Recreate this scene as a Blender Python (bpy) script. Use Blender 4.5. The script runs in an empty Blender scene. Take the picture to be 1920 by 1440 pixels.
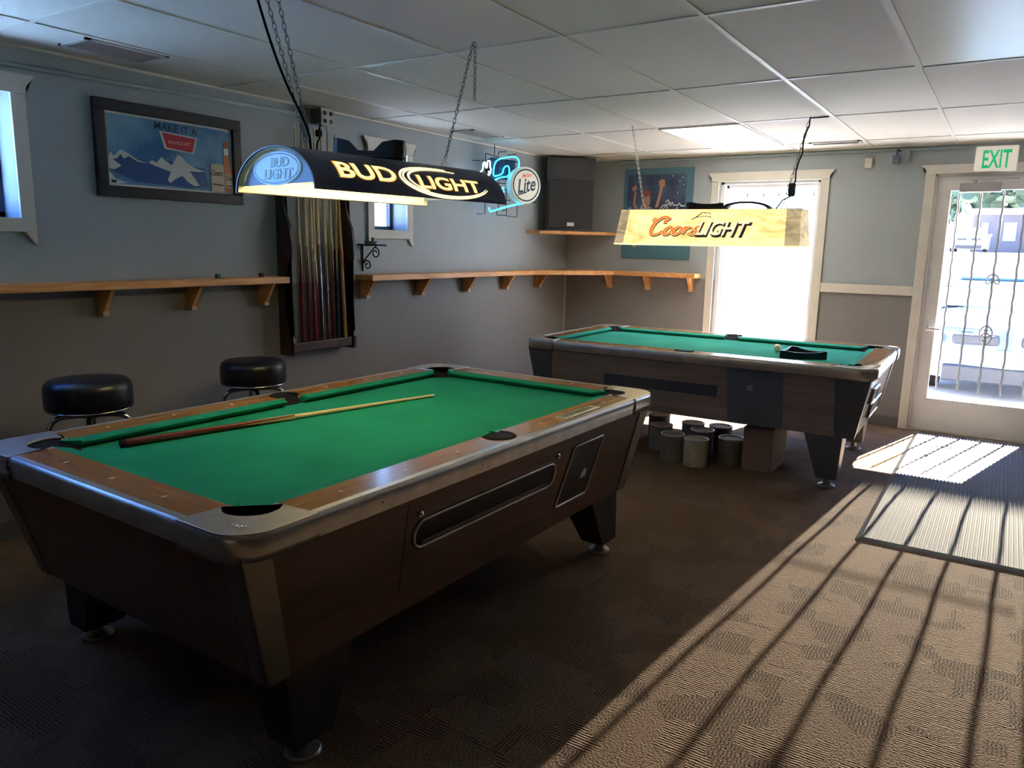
import bpy, bmesh, math, random
from mathutils import Vector, Matrix
random.seed(7)
PI = math.pi
sc = bpy.context.scene
COL = sc.collection

# ------------------------------------------------------------------ camera
F, YAW, PIT, ROL = 1420.5, -0.575, 0.1804, 0.0204
CAM = Vector((4.0023, -7.1759, 1.476))
fw = Vector((math.sin(YAW)*math.cos(PIT), math.cos(YAW)*math.cos(PIT), -math.sin(PIT)))
r0 = Vector((math.cos(YAW), -math.sin(YAW), 0)); u0 = r0.cross(fw)
r1 = r0*math.cos(ROL)+u0*math.sin(ROL); u1 = -r0*math.sin(ROL)+u0*math.cos(ROL)
cd = bpy.data.cameras.new('camera'); cam = bpy.data.objects.new('camera', cd); COL.objects.link(cam)
cd.sensor_width = 36; cd.lens = F/1920*36; cd.clip_start = .05; cd.clip_end = 400
cam.matrix_world = Matrix(((r1.x, u1.x, -fw.x, CAM.x), (r1.y, u1.y, -fw.y, CAM.y), (r1.z, u1.z, -fw.z, CAM.z), (0, 0, 0, 1)))
sc.camera = cam

# ------------------------------------------------------------------ world, sun, big lights, exposure
EXPOSURE = 1.15
SUN = 44.0; SKY = 4.5; GLINT = 20000.0; LAMP1 = 11.0; LAMP2 = 5.0; PANEL = 3.0
sc.view_settings.view_transform = 'Standard'; sc.view_settings.look = 'None'
sc.view_settings.exposure = EXPOSURE; sc.view_settings.gamma = 1; sc.view_settings.use_curve_mapping = False
w = bpy.data.worlds.new('world'); sc.world = w; w.use_nodes = True
nt = w.node_tree; nt.nodes.clear()
wo = nt.nodes.new('ShaderNodeOutputWorld'); bg = nt.nodes.new('ShaderNodeBackground')
cr = nt.nodes.new('ShaderNodeValToRGB'); tc = nt.nodes.new('ShaderNodeTexCoord'); sx = nt.nodes.new('ShaderNodeSeparateXYZ')
nt.links.new(tc.outputs['Generated'], sx.inputs[0]); nt.links.new(sx.outputs['Z'], cr.inputs[0])
cr.color_ramp.elements[0].color = (.62, .79, 1, 1); cr.color_ramp.elements[1].color = (.13, .32, .85, 1); cr.color_ramp.elements[1].position = .6
nt.links.new(cr.outputs[0], bg.inputs[0]); bg.inputs[1].default_value = SKY; nt.links.new(bg.outputs[0], wo.inputs[0])

def light(name, kind, loc, direction, energy, color=(1, 1, 1), **kw):
    d = bpy.data.lights.new(name, kind); d.energy = energy; d.color = color
    for k, v in kw.items(): setattr(d, k, v)
    o = bpy.data.objects.new(name, d); COL.objects.link(o); o.location = loc
    o.rotation_euler = Vector(direction).to_track_quat('-Z', 'Y').to_euler(); return o
light('sun', 'SUN', (6, 8, 9), (-.2, -.83, -1), SUN, (1, .95, .86), angle=.0093)
# added spot lamp standing in for sunlight reflected low off something in the lot
light('low_reflected_sun', 'SPOT', (4.45, 10.1, 2.2), (3.9-4.45, -.0-10.1, 1.0-2.2), GLINT, (1, .9, .72), spot_size=.24, spot_blend=.25, shadow_soft_size=.03)
def portal(loc, direction, sx_, sy_):
    o = light('window_daylight_portal', 'AREA', loc, direction, 1, shape='RECTANGLE', size=sx_, size_y=sy_)
    o.data.cycles.is_portal = True
portal((2.07, .2, 1.2), (0, -1, 0), .9, 1.8)
portal((3.9, .12, 1.13), (0, -1, 0), .8, 1.75)
portal((-.25, -6.1, 1.85), (1, 0, 0), 1.5, .6)
portal((-.25, -2.75, 1.85), (1, 0, 0), .4, .6)

# ------------------------------------------------------------------ material helpers
MATS = {}
def mat(name, col, rough=.6, metal=0., noise=0., nscale=8., bump=0., bscale=60., emit=None, estr=0., spec=.5, coat=0., alpha=1., trans=0., stretch=(1, 1, 1)):
    if name in MATS: return MATS[name]
    m = bpy.data.materials.new(name); m.use_nodes = True; n = m.node_tree.nodes; l = m.node_tree.links
    b = n['Principled BSDF']; b.inputs['Base Color'].default_value = (*col, 1)
    b.inputs['Roughness'].default_value = rough; b.inputs['Metallic'].default_value = metal
    b.inputs['Specular IOR Level'].default_value = spec; b.inputs['Coat Weight'].default_value = coat
    b.inputs['Transmission Weight'].default_value = trans
    if emit: b.inputs['Emission Color'].default_value = (*emit, 1); b.inputs['Emission Strength'].default_value = estr
    if noise or bump:
        t = n.new('ShaderNodeTexCoord'); mp = n.new('ShaderNodeMapping'); mp.inputs['Scale'].default_value = stretch
        l.new(t.outputs['Object'], mp.inputs[0])
    if noise:
        x = n.new('ShaderNodeTexNoise'); x.inputs['Scale'].default_value = nscale; x.inputs['Detail'].default_value = 5
        l.new(mp.outputs[0], x.inputs['Vector']); r = n.new('ShaderNodeValToRGB')
        r.color_ramp.elements[0].position = .3; r.color_ramp.elements[1].position = .7
        r.color_ramp.elements[0].color = (*[c*(1-noise) for c in col], 1); r.color_ramp.elements[1].color = (*[min(1, c*(1+noise)) for c in col], 1)
        l.new(x.outputs[0], r.inputs[0]); l.new(r.outputs[0], b.inputs['Base Color'])
    if bump:
        y = n.new('ShaderNodeTexNoise'); y.inputs['Scale'].default_value = bscale; y.inputs['Detail'].default_value = 3
        l.new(mp.outputs[0], y.inputs['Vector']); bp = n.new('ShaderNodeBump'); bp.inputs['Strength'].default_value = bump; bp.inputs['Distance'].default_value = .01
        l.new(y.outputs[0], bp.inputs['Height']); l.new(bp.outputs[0], b.inputs['Normal'])
    MATS[name] = m; return m

def wood(name, c1, c2, rough=.35, axis='Y', scale=1., coat=0.):
    if name in MATS: return MATS[name]
    m = bpy.data.materials.new(name); m.use_nodes = True; n = m.node_tree.nodes; l = m.node_tree.links
    b = n['Principled BSDF']; b.inputs['Roughness'].default_value = rough; b.inputs['Coat Weight'].default_value = coat
    b.inputs['Coat Roughness'].default_value = .12
    t = n.new('ShaderNodeTexCoord'); mp = n.new('ShaderNodeMapping')
    s = {'X': (1.2, 14, 14), 'Y': (14, 1.2, 14), 'Z': (14, 14, 1.2)}[axis]
    mp.inputs['Scale'].default_value = [v*scale for v in s]
    x = n.new('ShaderNodeTexNoise'); x.inputs['Scale'].default_value = 1.6; x.inputs['Detail'].default_value = 8; x.inputs['Distortion'].default_value = 1.4
    r = n.new('ShaderNodeValToRGB'); r.color_ramp.elements[0].position = .32; r.color_ramp.elements[1].position = .68
    r.color_ramp.elements[0].color = (*c1, 1); r.color_ramp.elements[1].color = (*c2, 1)
    l.new(t.outputs['Object'], mp.inputs[0]); l.new(mp.outputs[0], x.inputs['Vector']); l.new(x.outputs[0], r.inputs[0]); l.new(r.outputs[0], b.inputs['Base Color'])
    MATS[name] = m; return m

# ------------------------------------------------------------------ object helpers
def link(name, bm, m, parent=None, smooth=False, bevel=0., seg=2, recalc=True):
    if recalc: bmesh.ops.recalc_face_normals(bm, faces=bm.faces)
    me = bpy.data.meshes.new(name); bm.to_mesh(me); bm.free()
    for mm in (m if isinstance(m, (list, tuple)) else [m]): me.materials.append(mm)
    if smooth:
        for p in me.polygons: p.use_smooth = True
        if smooth == 'auto': me.set_sharp_from_angle(angle=.6)
    o = bpy.data.objects.new(name, me); COL.objects.link(o)
    if parent: o.parent = parent
    if bevel:
        b = o.modifiers.new('bevel', 'BEVEL'); b.width = bevel; b.segments = seg; b.limit_method = 'ANGLE'; b.angle_limit = .6
    return o
def tag(o, label, cat, group=None, kind=None):
    o['label'] = label; o['category'] = cat
    if group: o['group'] = group
    if kind: o['kind'] = kind
    return o
def thing(name, label, cat, loc=(0, 0, 0), rotz=0, group=None):
    o = bpy.data.objects.new(name, None); COL.objects.link(o); o.location = loc; o.rotation_euler = (0, 0, rotz)
    o.empty_display_size = .1
    return tag(o, label, cat, group)
def struct(name, bm, m, parent=None, **k):
    o = link(name, bm, m, parent, **k)
    if not parent: o['kind'] = 'structure'
    return o
def bx(bm, x0, x1, y0, y1, z0, z1):
    v = [bm.verts.new(p) for p in ((x0, y0, z0), (x1, y0, z0), (x1, y1, z0), (x0, y1, z0), (x0, y0, z1), (x1, y0, z1), (x1, y1, z1), (x0, y1, z1))]
    for f in ((0, 3, 2, 1), (4, 5, 6, 7), (0, 1, 5, 4), (1, 2, 6, 5), (2, 3, 7, 6), (3, 0, 4, 7)): bm.faces.new([v[i] for i in f])
def B(*boxes):
    bm = bmesh.new()
    for b in boxes: bx(bm, *b)
    return bm
def prism(bm, pts, a, b, fn, cap=True):
    """polygon pts (p,q) swept from a to b; fn(p,q,t)->xyz"""
    A = [bm.verts.new(fn(p, q, a)) for p, q in pts]; Bv = [bm.verts.new(fn(p, q, b)) for p, q in pts]
    n = len(pts)
    if cap:
        bmesh.ops.triangulate(bm, faces=[bm.faces.new(A), bm.faces.new(Bv[::-1])]) if n > 4 else (bm.faces.new(A), bm.faces.new(Bv[::-1]))
    for i in range(n): bm.faces.new((A[i], A[(i+1) % n], Bv[(i+1) % n], Bv[i]))
XY = lambda p, q, t: (p, q, t)
XZ = lambda p, q, t: (p, t, q)
YZ = lambda p, q, t: (t, p, q)
def hexa(bm, b, t):
    """box from 4 bottom and 4 top points"""
    v = [bm.verts.new(p) for p in list(b)+list(t)]
    for f in ((0, 3, 2, 1), (4, 5, 6, 7), (0, 1, 5, 4), (1, 2, 6, 5), (2, 3, 7, 6), (3, 0, 4, 7)): bm.faces.new([v[i] for i in f])
def tube(bm, pts, r, seg=8, closed=False, r2=None):
    pts = [Vector(p) for p in pts]; n = len(pts); rings = []
    up = None
    for i, p in enumerate(pts):
        a = pts[(i-1) % n] if (i or closed) else p; b = pts[(i+1) % n] if (i < n-1 or closed) else p
        t = (b-a).normalized()
        if up is None: up = Vector((0, 0, 1)) if abs(t.z) < .9 else Vector((1, 0, 0))
        s = t.cross(up)
        if s.length < 1e-4: s = t.cross(Vector((.3, .9, .2)))
        s.normalize(); q = s.cross(t).normalized(); up = q
        rr = r if r2 is None else r+(r2-r)*i/(n-1)
        rings.append([bm.verts.new(p+(s*math.cos(2*PI*k/seg)+q*math.sin(2*PI*k/seg))*rr) for k in range(seg)])
    for i in range(n if closed else n-1):
        A, Bq = rings[i], rings[(i+1) % n]
        for k in range(seg): bm.faces.new((A[k], A[(k+1) % seg], Bq[(k+1) % seg], Bq[k]))
    if not closed: bm.faces.new(rings[0][::-1]); bm.faces.new(rings[-1])
def lathe(bm, prof, seg=28, c=(0, 0, 0), axis='Z'):
    rings = []
    for r, z in prof:
        ring = []
        for k in range(seg):
            a = 2*PI*k/seg; p = (r*math.cos(a), r*math.sin(a), z)
            if axis == 'X': p = (p[2], p[0], p[1])
            if axis == 'Y': p = (p[0], p[2], p[1])
            ring.append(bm.verts.new((c[0]+p[0], c[1]+p[1], c[2]+p[2])))
        rings.append(ring)
    for i in range(len(rings)-1):
        for k in range(seg): bm.faces.new((rings[i][k], rings[i][(k+1) % seg], rings[i+1][(k+1) % seg], rings[i+1][k]))
    for e, rg in ((0, rings[0][::-1]), (1, rings[-1])):
        if prof[-e][0] > 1e-5: bm.faces.new(rg)
    bmesh.ops.remove_doubles(bm, verts=bm.verts, dist=1e-6)
def text_bm(s, shear=0., bold=0., space=1.):
    c = bpy.data.curves.new('t', 'FONT'); c.body = s; c.size = 1; c.shear = shear; c.offset = bold; c.space_character = space; c.resolution_u = 4
    o = bpy.data.objects.new('t', c); COL.objects.link(o); dg = bpy.context.evaluated_depsgraph_get(); dg.update()
    me = bpy.data.meshes.new_from_object(o.evaluated_get(dg)); bm = bmesh.new(); bm.from_mesh(me)
    bpy.data.objects.remove(o); bpy.data.curves.remove(c); bpy.data.meshes.remove(me)
    bmesh.ops.triangulate(bm, faces=bm.faces)
    xs = [v.co.x for v in bm.verts]; ys = [v.co.y for v in bm.verts]; a, b, p, q = min(xs), max(xs), min(ys), max(ys)
    for v in bm.verts: v.co = Vector(((v.co.x-a)/(b-a), (v.co.y-p)/(q-p), 0))
    return bm
def slice_bm(bm, n=8):
    for i in range(1, n):
        bmesh.ops.bisect_plane(bm, geom=bm.verts[:]+bm.edges[:]+bm.faces[:], plane_co=(0, i/n, 0), plane_no=(0, 1, 0), dist=1e-6)
    bmesh.ops.triangulate(bm, faces=bm.faces)
def mapbm(bm, fn):
    for v in bm.verts: v.co = Vector(fn(v.co.x, v.co.y))
    return bm
def text(name, s, m, parent, fn, **k):
    bm = mapbm(text_bm(s, **k), fn); return link(name, bm, m, parent, recalc=False)
def ribbon(bm, pts, widths, fn, closed=False):
    """flat stroke in (p,q) with given half widths, mapped by fn(p,q)"""
    n = len(pts); L, R_ = [], []
    for i, (x, y) in enumerate(pts):
        a = pts[(i-1) % n] if (i or closed) else pts[i]; b = pts[(i+1) % n] if (i < n-1 or closed) else pts[i]
        dx, dy = b[0]-a[0], b[1]-a[1]; d = math.hypot(dx, dy) or 1; nx, ny = -dy/d, dx/d
        wd = widths[i] if isinstance(widths, (list, tuple)) else widths
        L.append(bm.verts.new(fn(x+nx*wd, y+ny*wd))); R_.append(bm.verts.new(fn(x-nx*wd, y-ny*wd)))
    for i in range(n if closed else n-1):
        j = (i+1) % n; bm.faces.new((L[i], L[j], R_[j], R_[i]))
def chain(bm, p, q, link_len=.026, wr=.0017, w_=.0062):
    p, q = Vector(p), Vector(q); d = q-p; n = max(2, int(d.length/(link_len*.78))); t = d.normalized()
    s = t.cross(Vector((.2, 1, .1))).normalized(); s2 = t.cross(s)
    for i in range(n):
        c = p+d*((i+.5)/n); sd = s if i % 2 else s2; pts = []
        for k in range(12):
            a = 2*PI*k/12; pts.append(c+t*math.sin(a)*link_len/2+sd*math.cos(a)*w_)
        tube(bm, pts, wr, 5, True)
def arc(cx, cy, r, a0, a1, n, ry=None):
    ry = ry or r
    return [(cx+r*math.cos(math.radians(a0+(a1-a0)*i/n)), cy+ry*math.sin(math.radians(a0+(a1-a0)*i/n))) for i in range(n+1)]
def copy_tree(o, parent=None):
    c = o.copy(); COL.objects.link(c)
    if parent: c.parent = parent
    for ch in list(o.children): copy_tree(ch, c)
    return c

# ------------------------------------------------------------------ materials
H = 2.351
def wall_material():
    m = bpy.data.materials.new('two_tone_wall_paint'); m.use_nodes = True; n = m.node_tree.nodes; l = m.node_tree.links
    b = n['Principled BSDF']; b.inputs['Roughness'].default_value = .55
    g = n.new('ShaderNodeNewGeometry'); s = n.new('ShaderNodeSeparateXYZ'); l.new(g.outputs['Position'], s.inputs[0])
    gt = n.new('ShaderNodeMath'); gt.operation = 'GREATER_THAN'; gt.inputs[1].default_value = 1.20; l.new(s.outputs['Z'], gt.inputs[0])
    mx = n.new('ShaderNodeMix'); mx.data_type = 'RGBA'; l.new(gt.outputs[0], mx.inputs[0])
    mx.inputs[6].default_value = (.205, .196, .198, 1); mx.inputs[7].default_value = (.34, .38, .405, 1)
    nz = n.new('ShaderNodeTexNoise'); nz.inputs['Scale'].default_value = 1.3; nz.inputs['Detail'].default_value = 6; l.new(g.outputs['Position'], nz.inputs['Vector'])
    mr = n.new('ShaderNodeMapRange'); mr.inputs[3].default_value = .9; mr.inputs[4].default_value = 1.1; l.new(nz.outputs[0], mr.inputs[0])
    vm = n.new('ShaderNodeVectorMath'); vm.operation = 'SCALE'; l.new(mx.outputs[2], vm.inputs[0]); l.new(mr.outputs[0], vm.inputs['Scale']); l.new(vm.outputs[0], b.inputs['Base Color'])
    n2 = n.new('ShaderNodeTexNoise'); n2.inputs['Scale'].default_value = 90; l.new(g.outputs['Position'], n2.inputs['Vector'])
    bp = n.new('ShaderNodeBump'); bp.inputs['Strength'].default_value = .12; bp.inputs['Distance'].default_value = .01; l.new(n2.outputs[0], bp.inputs['Height']); l.new(bp.outputs[0], b.inputs['Normal'])
    return m
def carpet_material():
    m = bpy.data.materials.new('loop_pile_carpet'); m.use_nodes = True; n = m.node_tree.nodes; l = m.node_tree.links
    b = n['Principled BSDF']; b.inputs['Roughness'].default_value = .95; b.inputs['Specular IOR Level'].default_value = .15
    g = n.new('ShaderNodeNewGeometry')
    vo = n.new('ShaderNodeTexVoronoi'); vo.distance = 'CHEBYCHEV'; vo.inputs['Scale'].default_value = 6.5; l.new(g.outputs['Position'], vo.inputs['Vector'])
    sc_ = n.new('ShaderNodeSeparateColor'); l.new(vo.outputs['Color'], sc_.inputs[0])
    gt = n.new('ShaderNodeMath'); gt.operation = 'GREATER_THAN'; gt.inputs[1].default_value = .5; l.new(sc_.outputs[0], gt.inputs[0])
    waves = []
    for ax in ('X', 'Y'):
        wv = n.new('ShaderNodeTexWave'); wv.bands_direction = ax; wv.inputs['Scale'].default_value = 27; wv.inputs['Distortion'].default_value = 3.0
        wv.inputs['Detail'].default_value = 2.5; wv.inputs['Detail Scale'].default_value = 1.6; l.new(g.outputs['Position'], wv.inputs['Vector']); waves.append(wv)
    mx = n.new('ShaderNodeMix'); mx.data_type = 'FLOAT'; l.new(gt.outputs[0], mx.inputs[0]); l.new(waves[0].outputs['Fac'], mx.inputs[2]); l.new(waves[1].outputs['Fac'], mx.inputs[3])
    nz = n.new('ShaderNodeTexNoise'); nz.inputs['Scale'].default_value = 130; nz.inputs['Detail'].default_value = 2; l.new(g.outputs['Position'], nz.inputs['Vector'])
    # some blocks are plain cut pile
    gt2 = n.new('ShaderNodeMath'); gt2.operation = 'GREATER_THAN'; gt2.inputs[1].default_value = .42; l.new(sc_.outputs[1], gt2.inputs[0])
    mx2 = n.new('ShaderNodeMix'); mx2.data_type = 'FLOAT'; l.new(gt2.outputs[0], mx2.inputs[0]); l.new(nz.outputs[0], mx2.inputs[2]); l.new(mx.outputs[0], mx2.inputs[3])
    ad = n.new('ShaderNodeMath'); ad.operation = 'MULTIPLY_ADD'; l.new(nz.outputs[0], ad.inputs[0]); ad.inputs[1].default_value = .9; l.new(mx2.outputs[0], ad.inputs[2])
    r = n.new('ShaderNodeValToRGB'); r.color_ramp.elements[0].position = .25; r.color_ramp.elements[1].position = 1.0
    r.color_ramp.elements[0].color = (.022, .011, .006, 1); r.color_ramp.elements[1].color = (.17, .108, .066, 1); l.new(ad.outputs[0], r.inputs[0])
    n3 = n.new('ShaderNodeTexNoise'); n3.inputs['Scale'].default_value = .9; n3.inputs['Detail'].default_value = 4; l.new(g.outputs['Position'], n3.inputs['Vector'])
    mr = n.new('ShaderNodeMapRange'); mr.inputs[3].default_value = .75; mr.inputs[4].default_value = 1.25; l.new(n3.outputs[0], mr.inputs[0])
    vm = n.new('ShaderNodeVectorMath'); vm.operation = 'SCALE'; l.new(r.outputs[0], vm.inputs[0]); l.new(mr.outputs[0], vm.inputs['Scale']); l.new(vm.outputs[0], b.inputs['Base Color'])
    bp = n.new('ShaderNodeBump'); bp.inputs['Strength'].default_value = .5; bp.inputs['Distance'].default_value = .006; l.new(ad.outputs[0], bp.inputs['Height']); l.new(bp.outputs[0], b.inputs['Normal'])
    return m
def ceiling_material():
    m = bpy.data.materials.new('ceiling_tile'); m.use_nodes = True; n = m.node_tree.nodes; l = m.node_tree.links
    b = n['Principled BSDF']; b.inputs['Roughness'].default_value = .8
    g = n.new('ShaderNodeNewGeometry')
    mp = n.new('ShaderNodeMapping'); mp.inputs['Location'].default_value = (-2.303/.6096, 4.213/1.252, 0); mp.inputs['Scale'].default_value = (1/.6096, 1/1.252, 0); l.new(g.outputs['Position'], mp.inputs[0])
    fl = n.new('ShaderNodeVectorMath'); fl.operation = 'FLOOR'; l.new(mp.outputs[0], fl.inputs[0])
    wn = n.new('ShaderNodeTexWhiteNoise'); l.new(fl.outputs[0], wn.inputs['Vector'])
    nz = n.new('ShaderNodeTexNoise'); nz.inputs['Scale'].default_value = 1.1; nz.inputs['Detail'].default_value = 5; l.new(g.outputs['Position'], nz.inputs['Vector'])
    ad = n.new('ShaderNodeMath'); ad.operation = 'ADD'; l.new(wn.outputs[0], ad.inputs[0]); l.new(nz.outputs[0], ad.inputs[1])
    r = n.new('ShaderNodeValToRGB'); r.color_ramp.elements[0].position = .2; r.color_ramp.elements[1].position = 1.0
    r.color_ramp.elements[0].color = (.70, .64, .57, 1); r.color_ramp.elements[1].color = (.84, .79, .72, 1)
    dv = n.new('ShaderNodeMath'); dv.operation = 'MULTIPLY'; dv.inputs[1].default_value = .6; l.new(ad.outputs[0], dv.inputs[0]); l.new(dv.outputs[0], r.inputs[0]); l.new(r.outputs[0], b.inputs['Base Color'])
    n2 = n.new('ShaderNodeTexNoise'); n2.inputs['Scale'].default_value = 120; l.new(g.outputs['Position'], n2.inputs['Vector'])
    bp = n.new('ShaderNodeBump'); bp.inputs['Strength'].default_value = .15; bp.inputs['Distance'].default_value = .01; l.new(n2.outputs[0], bp.inputs['Height']); l.new(bp.outputs[0], b.inputs['Normal'])
    return m
def glass_material(name='window_glass', tint=(1, 1, 1)):
    m = bpy.data.materials.new(name); m.use_nodes = True; n = m.node_tree.nodes; l = m.node_tree.links; n.clear()
    o = n.new('ShaderNodeOutputMaterial'); t = n.new('ShaderNodeBsdfTransparent'); t.inputs[0].default_value = (*tint, 1)
    gl = n.new('ShaderNodeBsdfGlossy'); gl.inputs['Roughness'].default_value = .02;     mx = n.new('ShaderNodeMixShader'); mx.inputs[0].default_value = .05; l.new(t.outputs[0], mx.inputs[1]); l.new(gl.outputs[0], mx.inputs[2]); l.new(mx.outputs[0], o.inputs[0])
    return m
WALL = wall_material(); CARPET = carpet_material(); CEIL = ceiling_material(); GLASS = glass_material()
TRIM = mat('cream_trim_paint', (.62, .58, .52), .45, noise=.04)
DOORP = mat('pale_door_paint', (.66, .64, .62), .4, noise=.04)
BLACK = mat('black_plastic', (.012, .012, .014), .35)
RUBBER = mat('black_rubber', (.012, .012, .012), .85, spec=.15)
STEEL = mat('brushed_aluminium', (.60, .57, .53), .28, .72, noise=.12, nscale=14, stretch=(1, 1, 1))
CHROME = mat('chrome', (.75, .75, .75), .12, 1.)
CLOTH = mat('green_cloth', (.012, .25, .135), .95, noise=.12, nscale=3, bump=.15, bscale=500, spec=.1)
CLOTH2 = mat('sea_green_cloth', (.04, .33, .27), .95, noise=.1, nscale=3, bump=.15, bscale=500, spec=.1)
RAILW = wood('golden_rail_laminate', (.27, .11, .03), (.44, .22, .07), .22, 'Y', coat=.3)
RAILX = wood('golden_rail_laminate_across', (.25, .10, .028), (.38, .18, .055), .22, 'X', coat=.3)
CABW = wood('walnut_cabinet_laminate', (.10, .048, .028), (.17, .088, .05), .3, 'Y', .6)
CABG = wood('grey_brown_cabinet_laminate', (.19, .155, .135), (.27, .225, .2), .17, 'Y', .6, coat=.4)
DARKLAM = mat('dark_leg_laminate', (.075, .085, .10), .35)
WHITEP = mat('white_paper', (.75, .74, .7), .7)
PEARL = mat('pearl_inlay', (.8, .72, .5), .3)
OAK = wood('honey_oak', (.56, .24, .08), (.78, .40, .16), .4, 'Y')
OAKX = wood('honey_oak_across', (.56, .24, .08), (.78, .40, .16), .4, 'X')
MAHOG = wood('dark_mahogany', (.035, .017, .012), (.07, .032, .022), .35, 'Z')
NAVY = mat('navy_sign_panel', (.04, .044, .11), .35)

# ------------------------------------------------------------------ room shell
struct('floor', B((0, 9, -11, .0, -.05, 0)), CARPET)
struct('ceiling', B((-.02, 9, -11, .02, H, H+.05)), CEIL)
bm = bmesh.new()
for i in range(-3, 12):
    x = 2.303+i*.6096
    if 0.05 < x < 9: bx(bm, x-.011, x+.011, -11, 0, H-.005, H+.002)
for j in range(-6, 4):
    y = -4.213+j*1.252
    if y < -.05 and y > -11: bx(bm, 0, 9, y-.010, y+.010, H-.0045, H+.002)
bx(bm, 0, .02, -11, 0, H-.012, H); bx(bm, 0, 9, -.02, 0, H-.012, H)
struct('trim_1', bm, mat('ceiling_grid_paint', (.74, .70, .63), .45))

def wall_with_holes(name, a0, a1, holes, fn, t0, t1):
    bm = bmesh.new(); xs = sorted({a0, a1, *[h[0] for h in holes], *[h[1] for h in holes]})
    for i in range(len(xs)-1):
        p, q = xs[i], xs[i+1]; mid = (p+q)/2; hs = [h for h in holes if h[0] < mid < h[1]]
        spans = [(0, H+.05)] if not hs else [s for s in ((0, hs[0][2]), (hs[0][3], H+.05)) if s[1] > s[0]]
        for z0, z1 in spans: fn(bm, p, q, z0, z1, t0, t1)
    bmesh.ops.remove_doubles(bm, verts=bm.verts, dist=1e-5)
    return struct(name, bm, WALL)
WB = (1.632, 2.52, .25, 2.1); DB = (3.40, 4.42, 0, 2.12)
wall_with_holes('wall_back', -.2, 9, [WB, DB], lambda bm, p, q, z0, z1, a, b: bx(bm, p, q, a, b, z0, z1), 0, .16)
W1 = (-6.85, -5.36, 1.56, 2.13); W2 = (-2.94, -2.57, 1.575, 2.14)  # the first window's unseen end is widened to let in more blue daylight
wall_with_holes('wall_left', -11, .0, [W1, W2], lambda bm, p, q, z0, z1, a, b: bx(bm, a, b, p, q, z0, z1), -.2, 0)
DW = mat('dark_brown_wall', (.06, .045, .035), .6)
struct('wall_right', B((9, 9.15, -11, .16, 0, H+.05)), DW)
struct('wall_front', B((-.2, 9.15, -11.15, -11, 0, H+.05)), DW)
struct('baseboard_back', B((0, 1.5, -.012, 0, 0, .09), (2.62, 3.325, -.012, 0, 0, .09)), mat('grey_vinyl_base', (.12, .11, .11), .5))
struct('baseboard_left', B((0, .012, -11, -.012, 0, .09)), MATS['grey_vinyl_base'])
struct('trim_2', B((2.597, 3.33, -.02, 0, 1.13, 1.208)), TRIM, bevel=.003)          # chair rail
struct('trim_3', B((.0, .014, -.014, 0, .09, 1.2)), mat('corner_bead', (.42, .4, .37), .5))
# surface raceways near the ceiling
bm = bmesh.new(); tube(bm, [(.012, -10, 2.20), (.012, -5.4, 2.255), (.012, -3.6, 2.292)], .010, 8)
struct('trim_4', bm, mat('painted_raceway', (.3, .36, .38), .5), smooth=True)
bm = bmesh.new(); bx(bm, .62, 3.10, -.02, 0, 2.308, 2.33); bx(bm, 3.12, 3.66, -.02, 0, 2.302, 2.324)
struct('trim_5', bm, MATS['painted_raceway'], bevel=.003)

def casing(bm, fn, a0, a1, z0, z1, wd, capo, caph, foot):
    """boards round an opening a0..a1, z0..z1; fn(p,q,t) maps along wall / height / out from wall"""
    T = .02
    for s, a in ((-1, a0), (1, a1)):
        o = a+s*wd; prism(bm, [(a, z0), (a, z1), (o, z1), (o, z0)], 0, T, fn)
    prism(bm, [(a0-wd, z1), (a1+wd, z1), (a1+wd, z1+.035), (a1+wd+capo, z1+wd+caph), (a0-wd-capo, z1+wd+caph), (a0-wd, z1+.035)], 0, T+.006, fn)
    if foot:
        prism(bm, [(a0-wd, z0-wd), (a1+wd, z0-wd), (a1+wd, z0), (a0-wd, z0)], 0, T, fn)
        for s, a in ((-1, a0), (1, a1)):
            o = a+s*wd; prism(bm, [(a+s*.012, z0-wd), (o, z0-wd), (o, z0-wd-.06), (o-s*.012, z0-wd-.055)], 0, T, fn)
FXB = lambda p, q, t: (p, -t, q); FXL = lambda p, q, t: (t, p, q)

# back window ------------------------------------------------------
win = thing('window_3', 'tall blown-out window with cream casing behind the far pool table', 'window', (2.07, 0, 0)); win['kind'] = 'structure'
def rel(o, loc):  # shift mesh so that parent's location is respected
    o.parent = loc; o.matrix_parent_inverse = Matrix.Translation(-Vector(loc.location)); return o
bm = bmesh.new(); casing(bm, FXB, WB[0]-.01, WB[1]+.005, WB[2], WB[3], .07, .04, .012, False)
bx(bm, WB[0]-.1, WB[1]+.1, -.05, .0, WB[2]-.05, WB[2])
rel(link('window_casing', bm, TRIM, bevel=.002), win)
x0, x1, z0, z1 = WB
rel(link('window_frame', B((x0, x0+.035, .02, .15, z0, z1), (x1-.025, x1, .02, .15, z0, z1), (x0, x1, .02, .15, z1-.025, z1), (x0, x1, .0, .15, z0, z0+.03),
    (x0+.035, x0+.06, .09, .13, z0, z1-.025), (x1-.045, x1-.025, .09, .13, z0, z1-.025), (x0+.03, x1-.02, .09, .13, z1-.055, z1-.025)), mat('white_vinyl', (.72, .7, .68), .4), bevel=.003), win)
rel(link('window_pane', B((x0+.05, x1-.04, .108, .112, z0+.02, z1-.04)), GLASS), win)
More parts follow.
